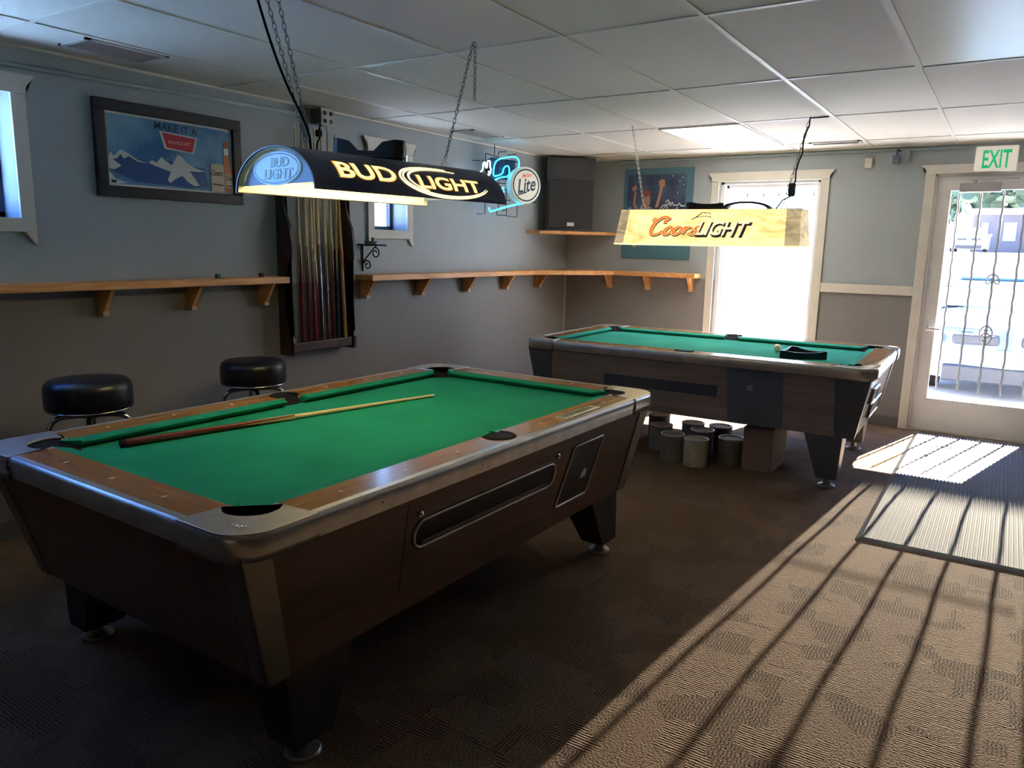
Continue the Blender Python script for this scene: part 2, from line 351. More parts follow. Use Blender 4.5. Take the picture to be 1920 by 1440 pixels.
def security_bars(x0, x1, n, zt, zb, y, parent, scrolls=False, pale=False):
    bm = bmesh.new(); sp = (x1-x0)/(n-1)
    for i in range(n):
        x = x0+i*sp
        pts = [(x, y, zb+(zt-zb)*k/40) for k in range(41)]
        tube(bm, [(p[0]+.003*math.sin(k*1.9), p[1], p[2]) for k, p in enumerate(pts)], .0095, 6)
        lathe(bm, [(.001, zt+.06), (.010, zt+.012), (.004, zt)], 8, (x, y, 0))
    for z in (zt-.06, zt-.73, zt-1.07, zt-1.36): 
        if z > zb: bx(bm, x0-.06, x1+.06, y-.002, y+.002, z-.0025, z+.0025)
    if scrolls:
        for cx_ in (x0+2*sp,):
            for s in (-1, 1):
                for zc, zs in ((.86, 1), (.80, -1), (1.28, 1)):
                    tube(bm, [(cx_+s*(.005+.05*math.sin(t*.5)*(1-t*.06)), y-.004, zc+zs*(.05*math.cos(t*.7)*(1-t*.08))) for t in range(9)], .006, 5)
    return rel(link('security_bars', bm, mat('white_painted_iron', (.7, .7, .7), .5) if pale else mat('dark_iron', (.05, .05, .055), .5), smooth='auto'), parent)
bm = bmesh.new()
for px in (1.83, 1.98, 2.12, 2.43): lathe(bm, [(.001, 1.985+.05), (.009, 1.985), (.003, 1.97)], 8, (px, .2, 0))
rel(link('spear_tip', bm, mat('dark_iron', (.05, .05, .055), .5)), win)

# left windows ------------------------------------------------------
for k, (Wn, lab) in enumerate(((W1, 'bluish window at the left edge of the room, cut by the photo edge'), (W2, 'small window half hidden behind the hanging navy lamp'))):
    t = thing('window_%d' % (k+1), lab, 'window', (0, (Wn[0]+Wn[1])/2, 0)); t['kind'] = 'structure'
    y0, y1, z0, z1 = Wn
    bm = bmesh.new(); casing(bm, FXL, y0, y1, z0, z1, .065, .045, .025, True); rel(link('window_casing', bm, TRIM, bevel=.002), t)
    rel(link('window_frame', B((-.18, -.14, y0, y0+.03, z0, z1), (-.18, -.14, y1-.03, y1, z0, z1), (-.18, -.14, y0, y1, z1-.03, z1), (-.18, -.14, y0, y1, z0, z0+.03)), mat('dark_sash', (.05, .06, .09), .5)), t)
    bm = bmesh.new()
    for b in ((-.14, -.001, y0-.004, y0, z0, z1), (-.14, -.001, y1, y1+.004, z0, z1), (-.14, -.001, y0, y1, z0-.004, z0), (-.14, -.001, y0, y1, z1, z1+.004)): bx(bm, *b)
    rel(link('window_pane', B((-.162, -.158, y0+.02, y1-.02, z0+.02, z1-.02)), glass_material('sky_tinted_glass_%d' % k, (.60, .78, .98) if k == 0 else (.8, .9, 1))), t)  # blue of the skylight is put into the pane's tint

# door ------------------------------------------------------
door = thing('door_1', 'pale entrance door with a large glass pane and iron bars', 'door', (3.9, 0, 0)); door['kind'] = 'structure'
bm = bmesh.new(); casing(bm, FXB, DB[0], DB[1], 0, DB[3]-.005, .07, .045, .0, False)
bx(bm, DB[0], DB[1], -.0, .16, DB[3]-.02, DB[3]); bx(bm, DB[0], DB[0]+.02, 0, .16, 0, DB[3]); bx(bm, DB[1]-.02, DB[1], 0, .16, 0, DB[3])
rel(link('door_frame', bm, TRIM, bevel=.002), door)
gx0, gx1, gz0, gz1 = 3.522, 4.275, .28, 1.985
rel(link('door_slab', B((3.42, gx0, .02, .065, .012, 2.10), (gx1, 4.40, .02, .065, .012, 2.10), (gx0, gx1, .02, .065, .012, gz0), (gx0, gx1, .02, .065, gz1, 2.10)), DOORP), door)
rel(link('door_pane', B((gx0, gx1, .040, .045, gz0, gz1)), GLASS), door)
rel(link('threshold', B((3.40, 4.42, -.03, .16, 0, .012)), STEEL), door)
security_bars(3.575, 4.19, 5, 1.95, .34, .125, door, True)
cl = rel(link('door_closer', B((3.58, 3.865, -.045, .02, 1.967, 2.035)), mat('grey_closer', (.38, .36, .36), .4), bevel=.005), door)
bm = bmesh.new(); tube(bm, [(3.66, -.03, 2.06), (3.85, -.07, 2.065), (3.97, -.02, 2.07)], .008, 6); tube(bm, [(3.68, -.03, 2.035), (3.68, -.03, 2.062)], .012, 8)
rel(link('closer_arm', bm, mat('dull_steel', (.4, .4, .42), .35, 1.)), door)
rel(link('door_handle', B((3.455, 3.56, -.035, -.02, .86, .875), (3.455, 3.485, -.025, .02, .85, .885)), CHROME, bevel=.004), door)

# exit sign ------------------------------------------------------
ex = thing('exit_sign', 'white exit sign with green letters above the glass door', 'exit sign', (3.8, 0, 2.12))
rel(link('sign_housing', B((3.66, 3.945, -.05, -.001, 2.122, 2.312)), mat('exit_housing', (.78, .75, .68), .4, emit=(1, .93, .8), estr=.12), bevel=.012, seg=3), ex)
text('exit_letters', 'EXIT', mat('exit_green', (.0, .32, .12), .4, emit=(0, .6, .2), estr=.22), None, lambda u, v: (3.712+u*.19, -.052, 2.145+v*.135), bold=.018)
o = [q for q in COL.objects if q.name.startswith('exit_letters')][0]; rel(o, ex)

s = thing('motion_sensor', 'small cream sensor box on the wall above the back window', 'sensor', (2.89, 0, 2.18))
rel(link('sensor_body', B((2.862, 2.922, -.035, -.001, 2.175, 2.262)), mat('cream_plastic', (.6, .54, .45), .4), bevel=.006), s)
rel(link('sensor_lens', B((2.87, 2.914, -.038, -.033, 2.185, 2.215)), mat('lens_white', (.7, .66, .6), .2)), s)
s = thing('security_camera', 'small dark camera on a junction box left of the exit sign', 'camera', (3.12, 0, 2.2))
rel(link('junction_box', B((3.105, 3.20, -.04, -.001, 2.215, 2.32)), MATS['painted_raceway'], bevel=.004), s)
bm = bmesh.new(); bx(bm, 3.085, 3.135, -.13, -.055, 2.195, 2.262); tube(bm, [(3.11, -.09, 2.262), (3.11, -.09, 2.31), (3.13, -.04, 2.30)], .008, 6)
rel(link('camera_body', bm, mat('slate_plastic', (.09, .1, .14), .4), bevel=.004), s)

# ceiling fixtures ------------------------------------------------------
t = thing('ceiling_light', 'lit fluorescent ceiling panel above the far pool table', 'ceiling light', (2.0, -1.08, H))
rel(link('light_frame', B((1.70, 2.296, -1.704, -1.69, H-.012, H), (1.70, 2.296, -.476, -.462, H-.012, H), (1.70, 1.714, -1.704, -.462, H-.012, H), (2.282, 2.296, -1.704, -.462, H-.012, H)), MATS['ceiling_grid_paint']), t)
rel(link('light_diffuser', B((1.712, 2.284, -1.692, -.474, H-.009, H-.004)), mat('lit_prismatic_diffuser', (.9, .88, .82), .5, emit=(1, .95, .82), estr=PANEL)), t)
t = thing('ceiling_light', 'unlit yellowish ceiling light panel at the top right', 'ceiling light', (3.83, -3.6, H))
rel(link('light_frame', B((3.53, 3.545, -4.2, -2.97, H-.014, H), (4.115, 4.13, -4.2, -2.97, H-.014, H), (3.53, 4.13, -4.2, -4.18, H-.014, H), (3.53, 4.13, -2.985, -2.97, H-.014, H)), MATS['ceiling_grid_paint']), t)
rel(link('light_diffuser', B((3.545, 4.115, -4.18, -2.985, H-.010, H-.005)), mat('unlit_diffuser', (.78, .75, .62), .35)), t)
def vent(x0, x1, y0, y1, lab, n, alongx):
    t = thing('ceiling_vent', lab, 'vent', ((x0+x1)/2, (y0+y1)/2, H), group=None)
    rel(link('vent_frame', B((x0, x1, y0, y0+.02, H-.01, H), (x0, x1, y1-.02, y1, H-.01, H), (x0, x0+.02, y0, y1, H-.01, H), (x1-.02, x1, y0, y1, H-.01, H)), mat('vent_paint', (.55, .5, .46), .5)), t)
    rel(link('vent_backing', B((x0+.01, x1-.01, y0+.01, y1-.01, H-.003, H-.001)), mat('vent_dark', (.07, .065, .08), .7)), t)
    bm = bmesh.new()
    for i in range(n):
        if alongx:
            c = y0+.02+(y1-y0-.04)*(i+.5)/n; hexa(bm, [(x0+.02, c-.004, H-.010), (x1-.02, c-.004, H-.010), (x1-.02, c-.001, H-.010), (x0+.02, c-.001, H-.010)], [(x0+.02, c+.003, H-.003), (x1-.02, c+.003, H-.003), (x1-.02, c+.006, H-.003), (x0+.02, c+.006, H-.003)])
        else:
            c = x0+.02+(x1-x0-.04)*(i+.5)/n; hexa(bm, [(c-.004, y0+.02, H-.010), (c-.001, y0+.02, H-.010), (c-.001, y1-.02, H-.010), (c-.004, y1-.02, H-.010)], [(c+.003, y0+.02, H-.003), (c+.006, y0+.02, H-.003), (c+.006, y1-.02, H-.003), (c+.003, y1-.02, H-.003)])
    rel(link('vent_slats', bm, mat('vent_slat_paint', (.32, .29, .31), .5)), t); return t
vent(.205, .45, -5.22, -4.82, 'ceiling vent above the framed mountain picture', 9, False)
vent(.22, .42, -2.27, -1.84, 'ceiling vent near the neon sign', 7, False)
vent(2.50, 2.885, -.49, -.35, 'narrow ceiling vent above the back window', 6, True)

# ------------------------------------------------------------------ pool tables
def pool_table(name, label, loc, rotz, zt, cloth, cab, dark_corners, detail):
    a, b = 1.22, .71
    T = thing(name, label, 'pool table', loc, rotz)
    P = lambda n_, bm, m, **k: link(n_, bm, m, T, **k)
    zb = zt-.034; R_ = .105; pr = .080; pc = .178; sp = .055; sc_ = .108
    # cloth-covered bed with pocket cut-outs
    i = .155; pts = []
    def corner(sx_, sy_):
        cx, cy = sx_*(b-pc), sy_*(a-pc); L = []
        base = math.atan2(-sy_, -sx_)     # toward table centre
        for k in range(13):
            ang = base+PI*.78-(2*PI*.78)*k/12*1.0
            L.append((cx+pr*math.cos(ang), cy+pr*math.sin(ang)))
        return L
    # bed polygon CCW: start at SE corner
    def arcpts(cx, cy, r, a0, a1, n=12): return [(cx+r*math.cos(a0+(a1-a0)*k/n), cy+r*math.sin(a0+(a1-a0)*k/n)) for k in range(n+1)]
    X, Y = b-i, a-i; d = math.acos(max(-1, min(1, (pc-i)/pr)))
    def cpoly(sx_, sy_):
        pc, pr = .103, .07
        cx, cy = sx_*(b-pc), sy_*(a-pc); e = pc-i
        q = math.sqrt(pr*pr-e*e)
        p1 = (cx-sx_*q, sy_*Y); p2 = (sx_*X, cy-sy_*q)
        a1 = math.atan2(p1[1]-cy, p1[0]-cx); a2 = math.atan2(p2[1]-cy, p2[0]-cx)
        am = math.atan2(-sy_, -sx_)
        def norm(v): return (v-am+PI) % (2*PI)-PI
        n1, n2 = norm(a1), norm(a2)
        return [(cx+pr*math.cos(am+n1+(n2-n1)*k/12), cy+pr*math.sin(am+n1+(n2-n1)*k/12)) for k in range(13)]
    SE = cpoly(1, -1); NE = cpoly(1, 1); NW = cpoly(-1, 1); SW = cpoly(-1, -1)
    side = lambda s: arcpts(s*(b-sc_), 0, sp, *((-PI/2-.0, -3*PI/2) if s > 0 else (PI/2, -PI/2)))
    def sidecut(s):
        cx = s*(b-sc_); e = X-(b-sc_)   # negative: boundary lies inside circle centre
        q = math.sqrt(max(0, sp*sp-e*e)); L = []
        a0 = math.atan2(-q, e); 
        for k in range(9):
            an = a0+( -2*PI-2*a0)*k/8 if True else 0
            L.append((cx+s*sp*math.cos(an), sp*math.sin(an)))
        return L if s > 0 else [(x, -y) for x, y in L]
    poly = SE+sidecut(1)+NE[::-1]+NW+sidecut(-1)+SW[::-1]
    bm = bmesh.new(); f = bm.faces.new([bm.verts.new((x, y, zb)) for x, y in poly]); bmesh.ops.triangulate(bm, faces=[f])
    bmesh.ops.recalc_face_normals(bm, faces=bm.faces)
    if bm.faces[:][0].normal.z < 0: bmesh.ops.reverse_faces(bm, faces=bm.faces)
    ex_ = bmesh.ops.extrude_face_region(bm, geom=bm.faces[:]); 
    for v in [g for g in ex_['geom'] if isinstance(g, bmesh.types.BMVert)]: v.co.z -= .02
    P('cloth_bed', bm, cloth)
    # wooden rail tops
    def notch(s):  # arc cut for side pocket, going from -y to +y
        cx = b-sc_; e = (b-.15)-cx; q = math.sqrt(sp*sp-e*e) if abs(e) < sp else 0; a0 = math.atan2(q, e)
        return [(s*(cx+(sp+.004)*math.cos(-a0+2*a0*k/10)), (sp+.004)*math.sin(-a0+2*a0*k/10)) for k in range(11)]
    RW, RX = (RAILW, RAILX)
    for s in (1, -1):
        bm = bmesh.new(); prism(bm, [(s*(b-.03), -(a-.25)), (s*(b-.15), -(a-.235))]+notch(s)+[(s*(b-.15), a-.235), (s*(b-.03), a-.25)], zt-.05, zt, XY)
        P('side_rail', bm, RW)
        bm = bmesh.new(); prism(bm, [(-(b-.25), s*(a-.03)), (-(b-.235), s*(a-.15)), (b-.235, s*(a-.15)), (b-.25, s*(a-.03))], zt-.05, zt, XY)
        P('end_rail', bm, RX)
    # cushions
    def cushion(p0, p1, inward, e0, e1, par=T):
        """p0->p1 along the rail at inset .15; inward unit; e0,e1 how far the nose is shortened at each end"""
        p0, p1, n_ = Vector((*p0, 0)), Vector((*p1, 0)), Vector((*inward, 0)); t = (p1-p0).normalized()
        bm = bmesh.new(); rows = []
        prof = [(0, zt-.001, 0), (.042, zt-.005, 1), (.048, zt-.010, 1), (.040, zt-.020, .9), (.014, zb, .4), (0, zb, 0)]
        for dpt, z, kk in prof:
            rows.append((bm.verts.new(p0+t*e0*kk*(dpt/.048 if kk else 0)**.0*(1 if dpt else 0)+n_*dpt+Vector((0, 0, z))), bm.verts.new(p1-t*e1*kk*(1 if dpt else 0)+n_*dpt+Vector((0, 0, z)))))
        for k in range(len(rows)): q = (k+1) % len(rows); bm.faces.new((rows[k][0], rows[k][1], rows[q][1], rows[q][0]))
        bm.faces.new([r[0] for r in rows]); bm.faces.new([r[1] for r in rows][::-1])
        return P('cushion', bm, cloth)
    for s in (1, -1):
        x = s*(b-.15); cushion((x, -(a-.205)), (x, -.050), (-s, 0), .055, .012); cushion((x, .050), (x, a-.205), (-s, 0), .012, .055)
        y = s*(a-.15); cushion((-(b-.205), y), (b-.205, y), (0, -s), .055, .055)
    # metal trim along the outside edge
    def edge(p0, p1, out, nm='edge_trim'):
        p0, p1, o_ = Vector((*p0, 0)), Vector((*p1, 0)), Vector((*out, 0)); bm = bmesh.new()
        prof = [(-.034, zt-.02), (-.034, zt+.0015), (-.012, zt+.001), (-.003, zt-.006), (0, zt-.014), (-.004, zt-.045), (-.006, zt-.066), (-.02, zt-.066)]
        A = [bm.verts.new(p0+o_*d+Vector((0, 0, z))) for d, z in prof]; C = [bm.verts.new(p1+o_*d+Vector((0, 0, z))) for d, z in prof]
        for k in range(len(prof)): q = (k+1) % len(prof); bm.faces.new((A[k], A[q], C[q], C[k]))
        bm.faces.new(A); bm.faces.new(C[::-1]); e = P(nm, bm, STEEL, smooth='auto')
        d = p1-p0; n = 4
        for k in range(n):
            bm = bmesh.new(); c = p0+d*((k+.5)/n)-o_*.004+Vector((0, 0, zt-.036)); lathe(bm, [(.004, -.001), (.0045, .001), (.001, .002)], 8, c, 'X' if abs(out[0]) > .5 else 'Y')
            link('trim_screw', bm, BLACK, e)
    for s in (1, -1):
        edge((s*b, -(a-.25)), (s*b, a-.25), (s, 0)); edge((-(b-.25), s*a), (b-.25, s*a), (0, s))
    # corner castings
    for sx_ in (1, -1):
        for sy_ in (1, -1):
            q = lambda s_, t_: (sx_*(b-s_), sy_*(a-t_))     # insets -> local
            outer = [q(0, .25)]+[q(R_-R_*math.cos(k*PI/16), R_-R_*math.sin(k*PI/16)) for k in range(9)]+[q(.25, 0)]
            innr = [q(.235, .151), q(.222, .148), q(.212, .151)]
            a0_, a1_ = math.radians(-38), math.radians(-232)
            pk = []
            for k in range(15):
                an = a0_+(a1_-a0_)*k/14; pk.append(q(pc+(pr-.0)*math.cos(an), pc+(pr-.0)*math.sin(an)))
            innr2 = [q(.151, .212), q(.148, .222), q(.151, .235)]
            poly_ = outer+innr+pk+innr2
            bm = bmesh.new(); prism(bm, poly_, zt-.03, zt+.003, XY)
            c = P('corner_casting', bm, STEEL, bevel=.004)
            # outer skirt
            bm = bmesh.new(); op = [(0, .25)]+[(R_-R_*math.cos(k*PI/16), R_-R_*math.sin(k*PI/16)) for k in range(9)]+[(.25, 0)]
            lv = [(0.004, zt+.0025), (-.003, zt-.006), (-.005, zt-.016), (-.004, zt-.05), (0, zt-.072), (.02, zt-.072)]
            rows = []
            for dd, z in lv:
                row = []
                for k, (s_, t_) in enumerate(op):
                    n_ = Vector((.2-s_, .2-t_)); n_ = Vector((1, 0)) if k == 0 else (Vector((0, 1)) if k == len(op)-1 else Vector((math.cos((k-1)*PI/16), math.sin((k-1)*PI/16))))
                    row.append(bm.verts.new((*q(s_+n_.x*dd, t_+n_.y*dd), z)))
                rows.append(row)
            for r_ in range(len(rows)-1):
                for k in range(len(op)-1): bm.faces.new((rows[r_][k], rows[r_][k+1], rows[r_+1][k+1], rows[r_+1][k]))
            link('casting_skirt', bm, STEEL, c, smooth=True)
            # pocket liner
            bm = bmesh.new(); lathe(bm, [(pr+.006, zt-.004), (pr-.004, zt-.002), (pr-.006, zt-.03), (pr-.008, zt-.16), (.001, zt-.165), (.001, zt-.17), (pr-.001, zt-.17), (pr+.006, zt-.03)], 24, (sx_*(b-pc), sy_*(a-pc), 0))
            # open the mouth toward the table
            cc = Vector((sx_*(b-pc), sy_*(a-pc), 0)); inn = Vector((-sx_, -sy_, 0)).normalized()
            for v in bm.verts:
                dv = (v.co-cc); dv.z = 0
                if v.co.z > zb-.004 and dv.length > .01 and dv.normalized().dot(inn) > .35: v.co.z = zb-.004
            P('pocket_liner', bm, RUBBER, smooth='auto')
    for s in (1, -1):
        bm = bmesh.new(); cc = Vector((s*(b-sc_), 0, 0)); lathe(bm, [(sp+.014, zt+.001), (sp+.008, zt+.005), (sp-.003, zt+.002), (sp-.004, zt-.03), (sp-.006, zt-.16), (.001, zt-.165), (.001, zt-.17), (sp+.004, zt-.17), (sp+.006, zt-.0)], 24, cc)
        for v in bm.verts:
            dv = v.co-cc; dv.z = 0
            if v.co.z > zb-.004 and dv.length > .01 and dv.normalized().x*-s > .70: v.co.z = zb-.004
        P('side_pocket_liner', bm, RUBBER, smooth='auto')
    # sights
    for s in (1, -1):
        for k in (-3, -2, -1, 1, 2, 3):
            bm = bmesh.new(); x, y = s*(b-.088), k*.27; prism(bm, [(x-.012, y), (x, y-.005), (x+.012, y), (x, y+.005)], zt, zt+.0008, XY); P('rail_sight', bm, PEARL)
        for k in (-1, 0, 1):
            bm = bmesh.new(); x, y = k*.27, s*(a-.088); prism(bm, [(x-.005, y), (x, y-.012), (x+.005, y), (x, y+.012)], zt, zt+.0008, XY); P('rail_sight', bm, PEARL)
    # cabinet: open box whose ends and sides slope inward
    far_ = dark_corners
    cz = .345 if far_ else .30; t0, t1 = .03, (.10 if far_ else .14); s0, s1 = .03, (.07 if far_ else .095); z1_ = zt-.06
    fz = lambda z: (z1_-z)/(z1_-cz)
    end = lambda z: t0+(t1-t0)*fz(z)            # inset of the sloping end at height z
    sid = lambda z: s0+(s1-s0)*fz(z)            # inset of the sloping side
    bm = bmesh.new()
    v = [bm.verts.new((x*(b-sid(z)), y*(a-end(z)), z)) for z in (cz, z1_) for x, y in ((-1, -1), (1, -1), (1, 1), (-1, 1))]
    for f in ((0, 3, 2, 1), (0, 1, 5, 4), (1, 2, 6, 5), (2, 3, 7, 6), (3, 0, 4, 7)): bm.faces.new([v[k] for k in f])
    cabo = P('cabinet', bm, cab)
    sol = cabo.modifiers.new('thick', 'SOLIDIFY'); sol.thickness = .018; sol.offset = -1
    def on_side(t, p, q): return (b-sid(q)+t, p, q)
    if not far_:
        bm = bmesh.new(); yy = -a+.64; prism(bm, [(yy-.002, cz+.08), (yy+.002, cz+.08), (yy+.002, zt-.1), (yy-.002, zt-.1)], -.001, .0015, lambda p, q, t: on_side(t, p, q)); P('panel_seam', bm, BLACK)
    for sx_ in (1, -1):
        for sy_ in (1, -1):
            bm = bmesh.new(); wt, wb_ = (.20, .11) if far_ else (.085, .075)
            zl, zu = cz-.002, z1_-.004; yy = lambda t_: sy_*(a-t_)
            V = lambda o_, t_, z: (sx_*(b-sid(z)+o_), yy(end(z)+t_), z)
            hexa(bm, [V(0, -.005, zl), V(.005, -.005, zl), V(.005, wb_, zl), V(0, wb_, zl)], [V(0, -.005, zu), V(.005, -.005, zu), V(.005, wt, zu), V(0, wt, zu)])
            hexa(bm, [V(-.05, -.005, zl), V(.005, -.005, zl), V(.005, 0, zl), V(-.05, 0, zl)], [V(-.07, -.005, zu), V(.005, -.005, zu), V(.005, 0, zu), V(-.07, 0, zu)])
            P('corner_strip', bm, DARKLAM if far_ else mat('satin_corner_metal', (.30, .27, .21), .38, .85))
            lo, li, lb = (.16, .39, .30) if far_ else (.20, .46, .36)
            bm = bmesh.new(); X_ = lambda s_: sx_*(b-s_)
            hexa(bm, [(X_(.085), yy(lo+.015), .06), (X_(.20), yy(lo+.015), .06), (X_(.20), yy(lb), .06), (X_(.085), yy(lb), .06)],
                     [(X_(s1+.004), yy(lo), cz), (X_(.28), yy(lo), cz), (X_(.28), yy(li), cz), (X_(s1+.004), yy(li), cz)])
            lg = P('leg', bm, DARKLAM if far_ else mat('black_leg_laminate', (.02, .018, .018), .4), bevel=.004)
            bm = bmesh.new(); lathe(bm, [(.055, 0), (.055, .008), (.05, .014), (.022, .022), (.018, .06)], 20, (X_(.14), yy((lo+.015+lb)/2), 0)); link('leg_leveler', bm, mat('worn_foot_metal', (.3, .28, .26), .4, .8), lg, smooth='auto')
    # ball window with metal rim
    def rounded(y0, y1, z0_, z1_b, r, sk=0):
        L = []
        for cx, cy, q in ((y1-r, z1_b-r, 0), (y0+r, z1_b-r, 1), (y0+r, z0_+r, 2), (y1-r, z0_+r, 3)):
            for k in range(7): an = (q+k/6)*PI/2; yq, zq = cx+r*math.cos(an), cy+r*math.sin(an); L.append((yq+sk*(zq-z0_), zq))
        return L
    fn_ = lambda p, q, t: on_side(t, p, q)
    rw = rounded(-a+.655, -a+1.483, zt-.282, zt-.205, .004) if far_ else rounded(-a+.68, -a+1.545, zt-.262, zt-.165, .045)
    bm = bmesh.new(); prism(bm, rw, -.001, .003, fn_); wnd = P('ball_window', bm, mat('slate_window_panel', (.06, .065, .09), .3) if far_ else mat('dark_window_glass', (.02, .022, .025), .15))
    if not far_:
        bm = bmesh.new(); tube(bm, [on_side(.004, p, q) for p, q in rw], .0055, 6, True); link('window_rim', bm, STEEL, wnd, smooth=True)
        bm = bmesh.new(); prism(bm, [(-a+.72, zt-.252), (-a+1.50, zt-.252), (-a+1.50, zt-.237), (-a+.72, zt-.237)], .003, .007, fn_); link('ball_tray_lip', bm, mat('dull_tray', (.12, .12, .12), .4, .6), wnd)
        for yk in (-a+.70, -a+1.555):
            bm = bmesh.new(); lathe(bm, [(.011, 0), (.012, .006), (.006, .010), (.001, .011)], 14, on_side(0, yk, zt-.143), 'X'); P('lock', bm, CHROME, smooth='auto')
    rp = rounded(-a+1.56, -a+1.915, zt-.445, zt-.062, .004, -.04) if far_ else rounded(-a+1.60, -a+1.865, zt-.385, zt-.13, .012, .34)
    bm = bmesh.new(); prism(bm, rp, .0, .003, fn_); cp = P('coin_panel', bm, mat('slate_laminate', (.09, .11, .14), .35) if far_ else mat('black_laminate', (.022, .024, .024), .25))
    if not far_:
        bm = bmesh.new(); tube(bm, [on_side(.004, p, q) for p, q in rp], .0045, 6, True); link('panel_rim', bm, STEEL, cp, smooth=True)
    dy, dz = (-.115, .085) if far_ else (0, 0)
    bm = bmesh.new(); prism(bm, [(-a+1.79+dy, zt-.30+dz), (-a+1.83+dy, zt-.295+dz), (-a+1.835+dy, zt-.262+dz), (-a+1.812+dy, zt-.258+dz), (-a+1.81+dy, zt-.27+dz), (-a+1.795+dy, zt-.272+dz)], .003, .0045, fn_); link('price_sticker', bm, mat('grey_sticker', (.3, .32, .34), .6) if far_ else WHITEP, cp)
    if detail:
        # engraved plate on the rail
        bm = bmesh.new(); bx(bm, b-.10, b-.045, .395, .70, zt, zt+.004); pl = P('name_plate', bm, mat('brass_plate', (.5, .47, .3), .35, .7), bevel=.002)
        bm = bmesh.new()
        for k in range(8): bx(bm, b-.088, b-.064, .43+k*.03, .448+k*.03, zt+.0042, zt+.005)
        link('plate_engraving', bm, mat('engraving_dark', (.12, .12, .07), .5), pl)
        # cast emblem on the near casting
        bm = bmesh.new()
        for dx, dy, r_ in ((-.0, 0, .006), (.012, .004, .007), (.022, .008, .005), (-.012, -.002, .004)): lathe(bm, [(r_, 0), (r_*.6, .002), (.001, .0025)], 8, (b-.088+dx, -a+.062+dy*1.2, zt+.003))
        P('cast_emblem', bm, CHROME, smooth=True)
    # coin chute and ball return on the far end
    if dark_corners:
        def ep(s_, z, o_): return (s_, a-end(z)+o_, z)
        for (s0_, s1_, zz0, zz1, nm) in ((.10, .34, .52, .62, 'coin_chute'), (-.25, .18, .40, .50, 'ball_return')):
            bm = bmesh.new(); hexa(bm, [ep(s0_, zz0, 0), ep(s1_, zz0, 0), ep(s1_, zz0, .012), ep(s0_, zz0, .012)], [ep(s0_, zz1, 0), ep(s1_, zz1, 0), ep(s1_, zz1, .012), ep(s0_, zz1, .012)])
            q_ = P(nm, bm, BLACK); bm = bmesh.new()
            tube(bm, [ep(s0_, zz0, .012), ep(s1_, zz0, .012), ep(s1_, zz1, .012), ep(s0_, zz1, .012)], .006, 6, True); link('metal_rim', bm, CHROME, q_)
    return T

T1 = pool_table('pool_table', 'pool table in the foreground with green cloth and golden wood rails', (1.863, -4.88, 0), -.0166, .776, CLOTH, CABW, False, True)
T2 = pool_table('pool_table', 'pool table by the back window with sea green cloth and dark wedge corners', (2.17, -1.60, 0), -PI/2+.019, .79, CLOTH2, CABG, True, False)

# cue lying on the near table
def cue_mesh(parent, L=1.44, butt=(.10, .01, .012), mid=(.33, .12, .04), shaft=(.72, .55, .28), nm='x'):
    """along +Z from the butt at 0"""
    bm = bmesh.new(); lathe(bm, [(.0135, .0), (.0142, .01), (.0142, .03), (.0105, L*.47)], 10); link('cue_butt', bm, mat('cue_butt_'+nm, butt, .25, coat=.5), parent, smooth='auto')
    bm = bmesh.new(); lathe(bm, [(.0150, -.012), (.0145, .004)], 10); link('bumper', bm, RUBBER, parent)
    bm = bmesh.new(); lathe(bm, [(.0105, L*.47), (.0062, L-.02)], 10); link('cue_shaft', bm, mat('cue_shaft_'+nm, shaft, .3), parent, smooth='auto')
    bm = bmesh.new(); lathe(bm, [(.0062, L-.02), (.006, L), (.003, L+.004)], 8); link('cue_tip', bm, mat('cue_tip', (.75, .75, .7), .6), parent)
    # points where shaft wood runs into the butt
    bm = bmesh.new()
    for k in range(4):
        an = k*PI/2; r_ = .0118
        q = [(an-.55, L*.47), (an+.55, L*.47), (an, L*.30)]
        vs = [bm.verts.new(((r_+.0009*(i == 2)+.0006)*math.cos(aa)*1.0, (r_+.0009*(i == 2)+.0006)*math.sin(aa), zz)) for i, (aa, zz) in enumerate(q)]
        bm.faces.new(vs)
    link('cue_points', bm, mat('cue_shaft_'+nm, shaft, .3), parent)
A = Vector((1.428, -5.735, .757)); Bq = Vector((1.708, -4.33, .7495)); t = thing('pool_cue', 'pool cue with red-brown butt lying on the near green table', 'pool cue', A)
cue_mesh(t, (Bq-A).length-.005, (.16, .025, .012), nm='brown'); t.rotation_euler = (Bq-A).to_track_quat('Z', 'Y').to_euler()

# triangle rack and cue ball on the far table
def rack_bm(side=.36, h=.055, th=.012, r=.03, dip=.8):
    bm = bmesh.new(); out, inn = [], []
    R0 = side/math.sqrt(3)
    for k in range(3):
        an = PI/2+k*2*PI/3; cx, cy = (R0-2*r)*math.cos(an), (R0-2*r)*math.sin(an)
        for j in range(7):
            aa = an-PI/3+j*(2*PI/3)/6; out.append((cx+r*math.cos(aa), cy+r*math.sin(aa))); inn.append((cx+(r-th)*math.cos(aa), cy+(r-th)*math.sin(aa)))
    def sub(P_):
        o_ = []
        for k, p_ in enumerate(P_):
            o_.append((*p_, h))
            if k % 7 == 6:
                q_ = P_[(k+1) % len(P_)]
                for f_, g_ in ((.2, .85), (.35, dip), (.65, dip), (.8, .85)): o_.append((p_[0]+(q_[0]-p_[0])*f_, p_[1]+(q_[1]-p_[1])*f_, h*g_))
        return o_
    out, inn = sub(out), sub(inn)
    n = len(out); V = [[bm.verts.new((x, y, z*t_)) for x, y, z in P_] for P_, t_ in ((out, 0), (out, 1), (inn, 1), (inn, 0))]
    for q in range(4):
        for k in range(n): bm.faces.new((V[q][k], V[q][(k+1) % n], V[(q+1) % 4][(k+1) % n], V[(q+1) % 4][k]))
    return bm
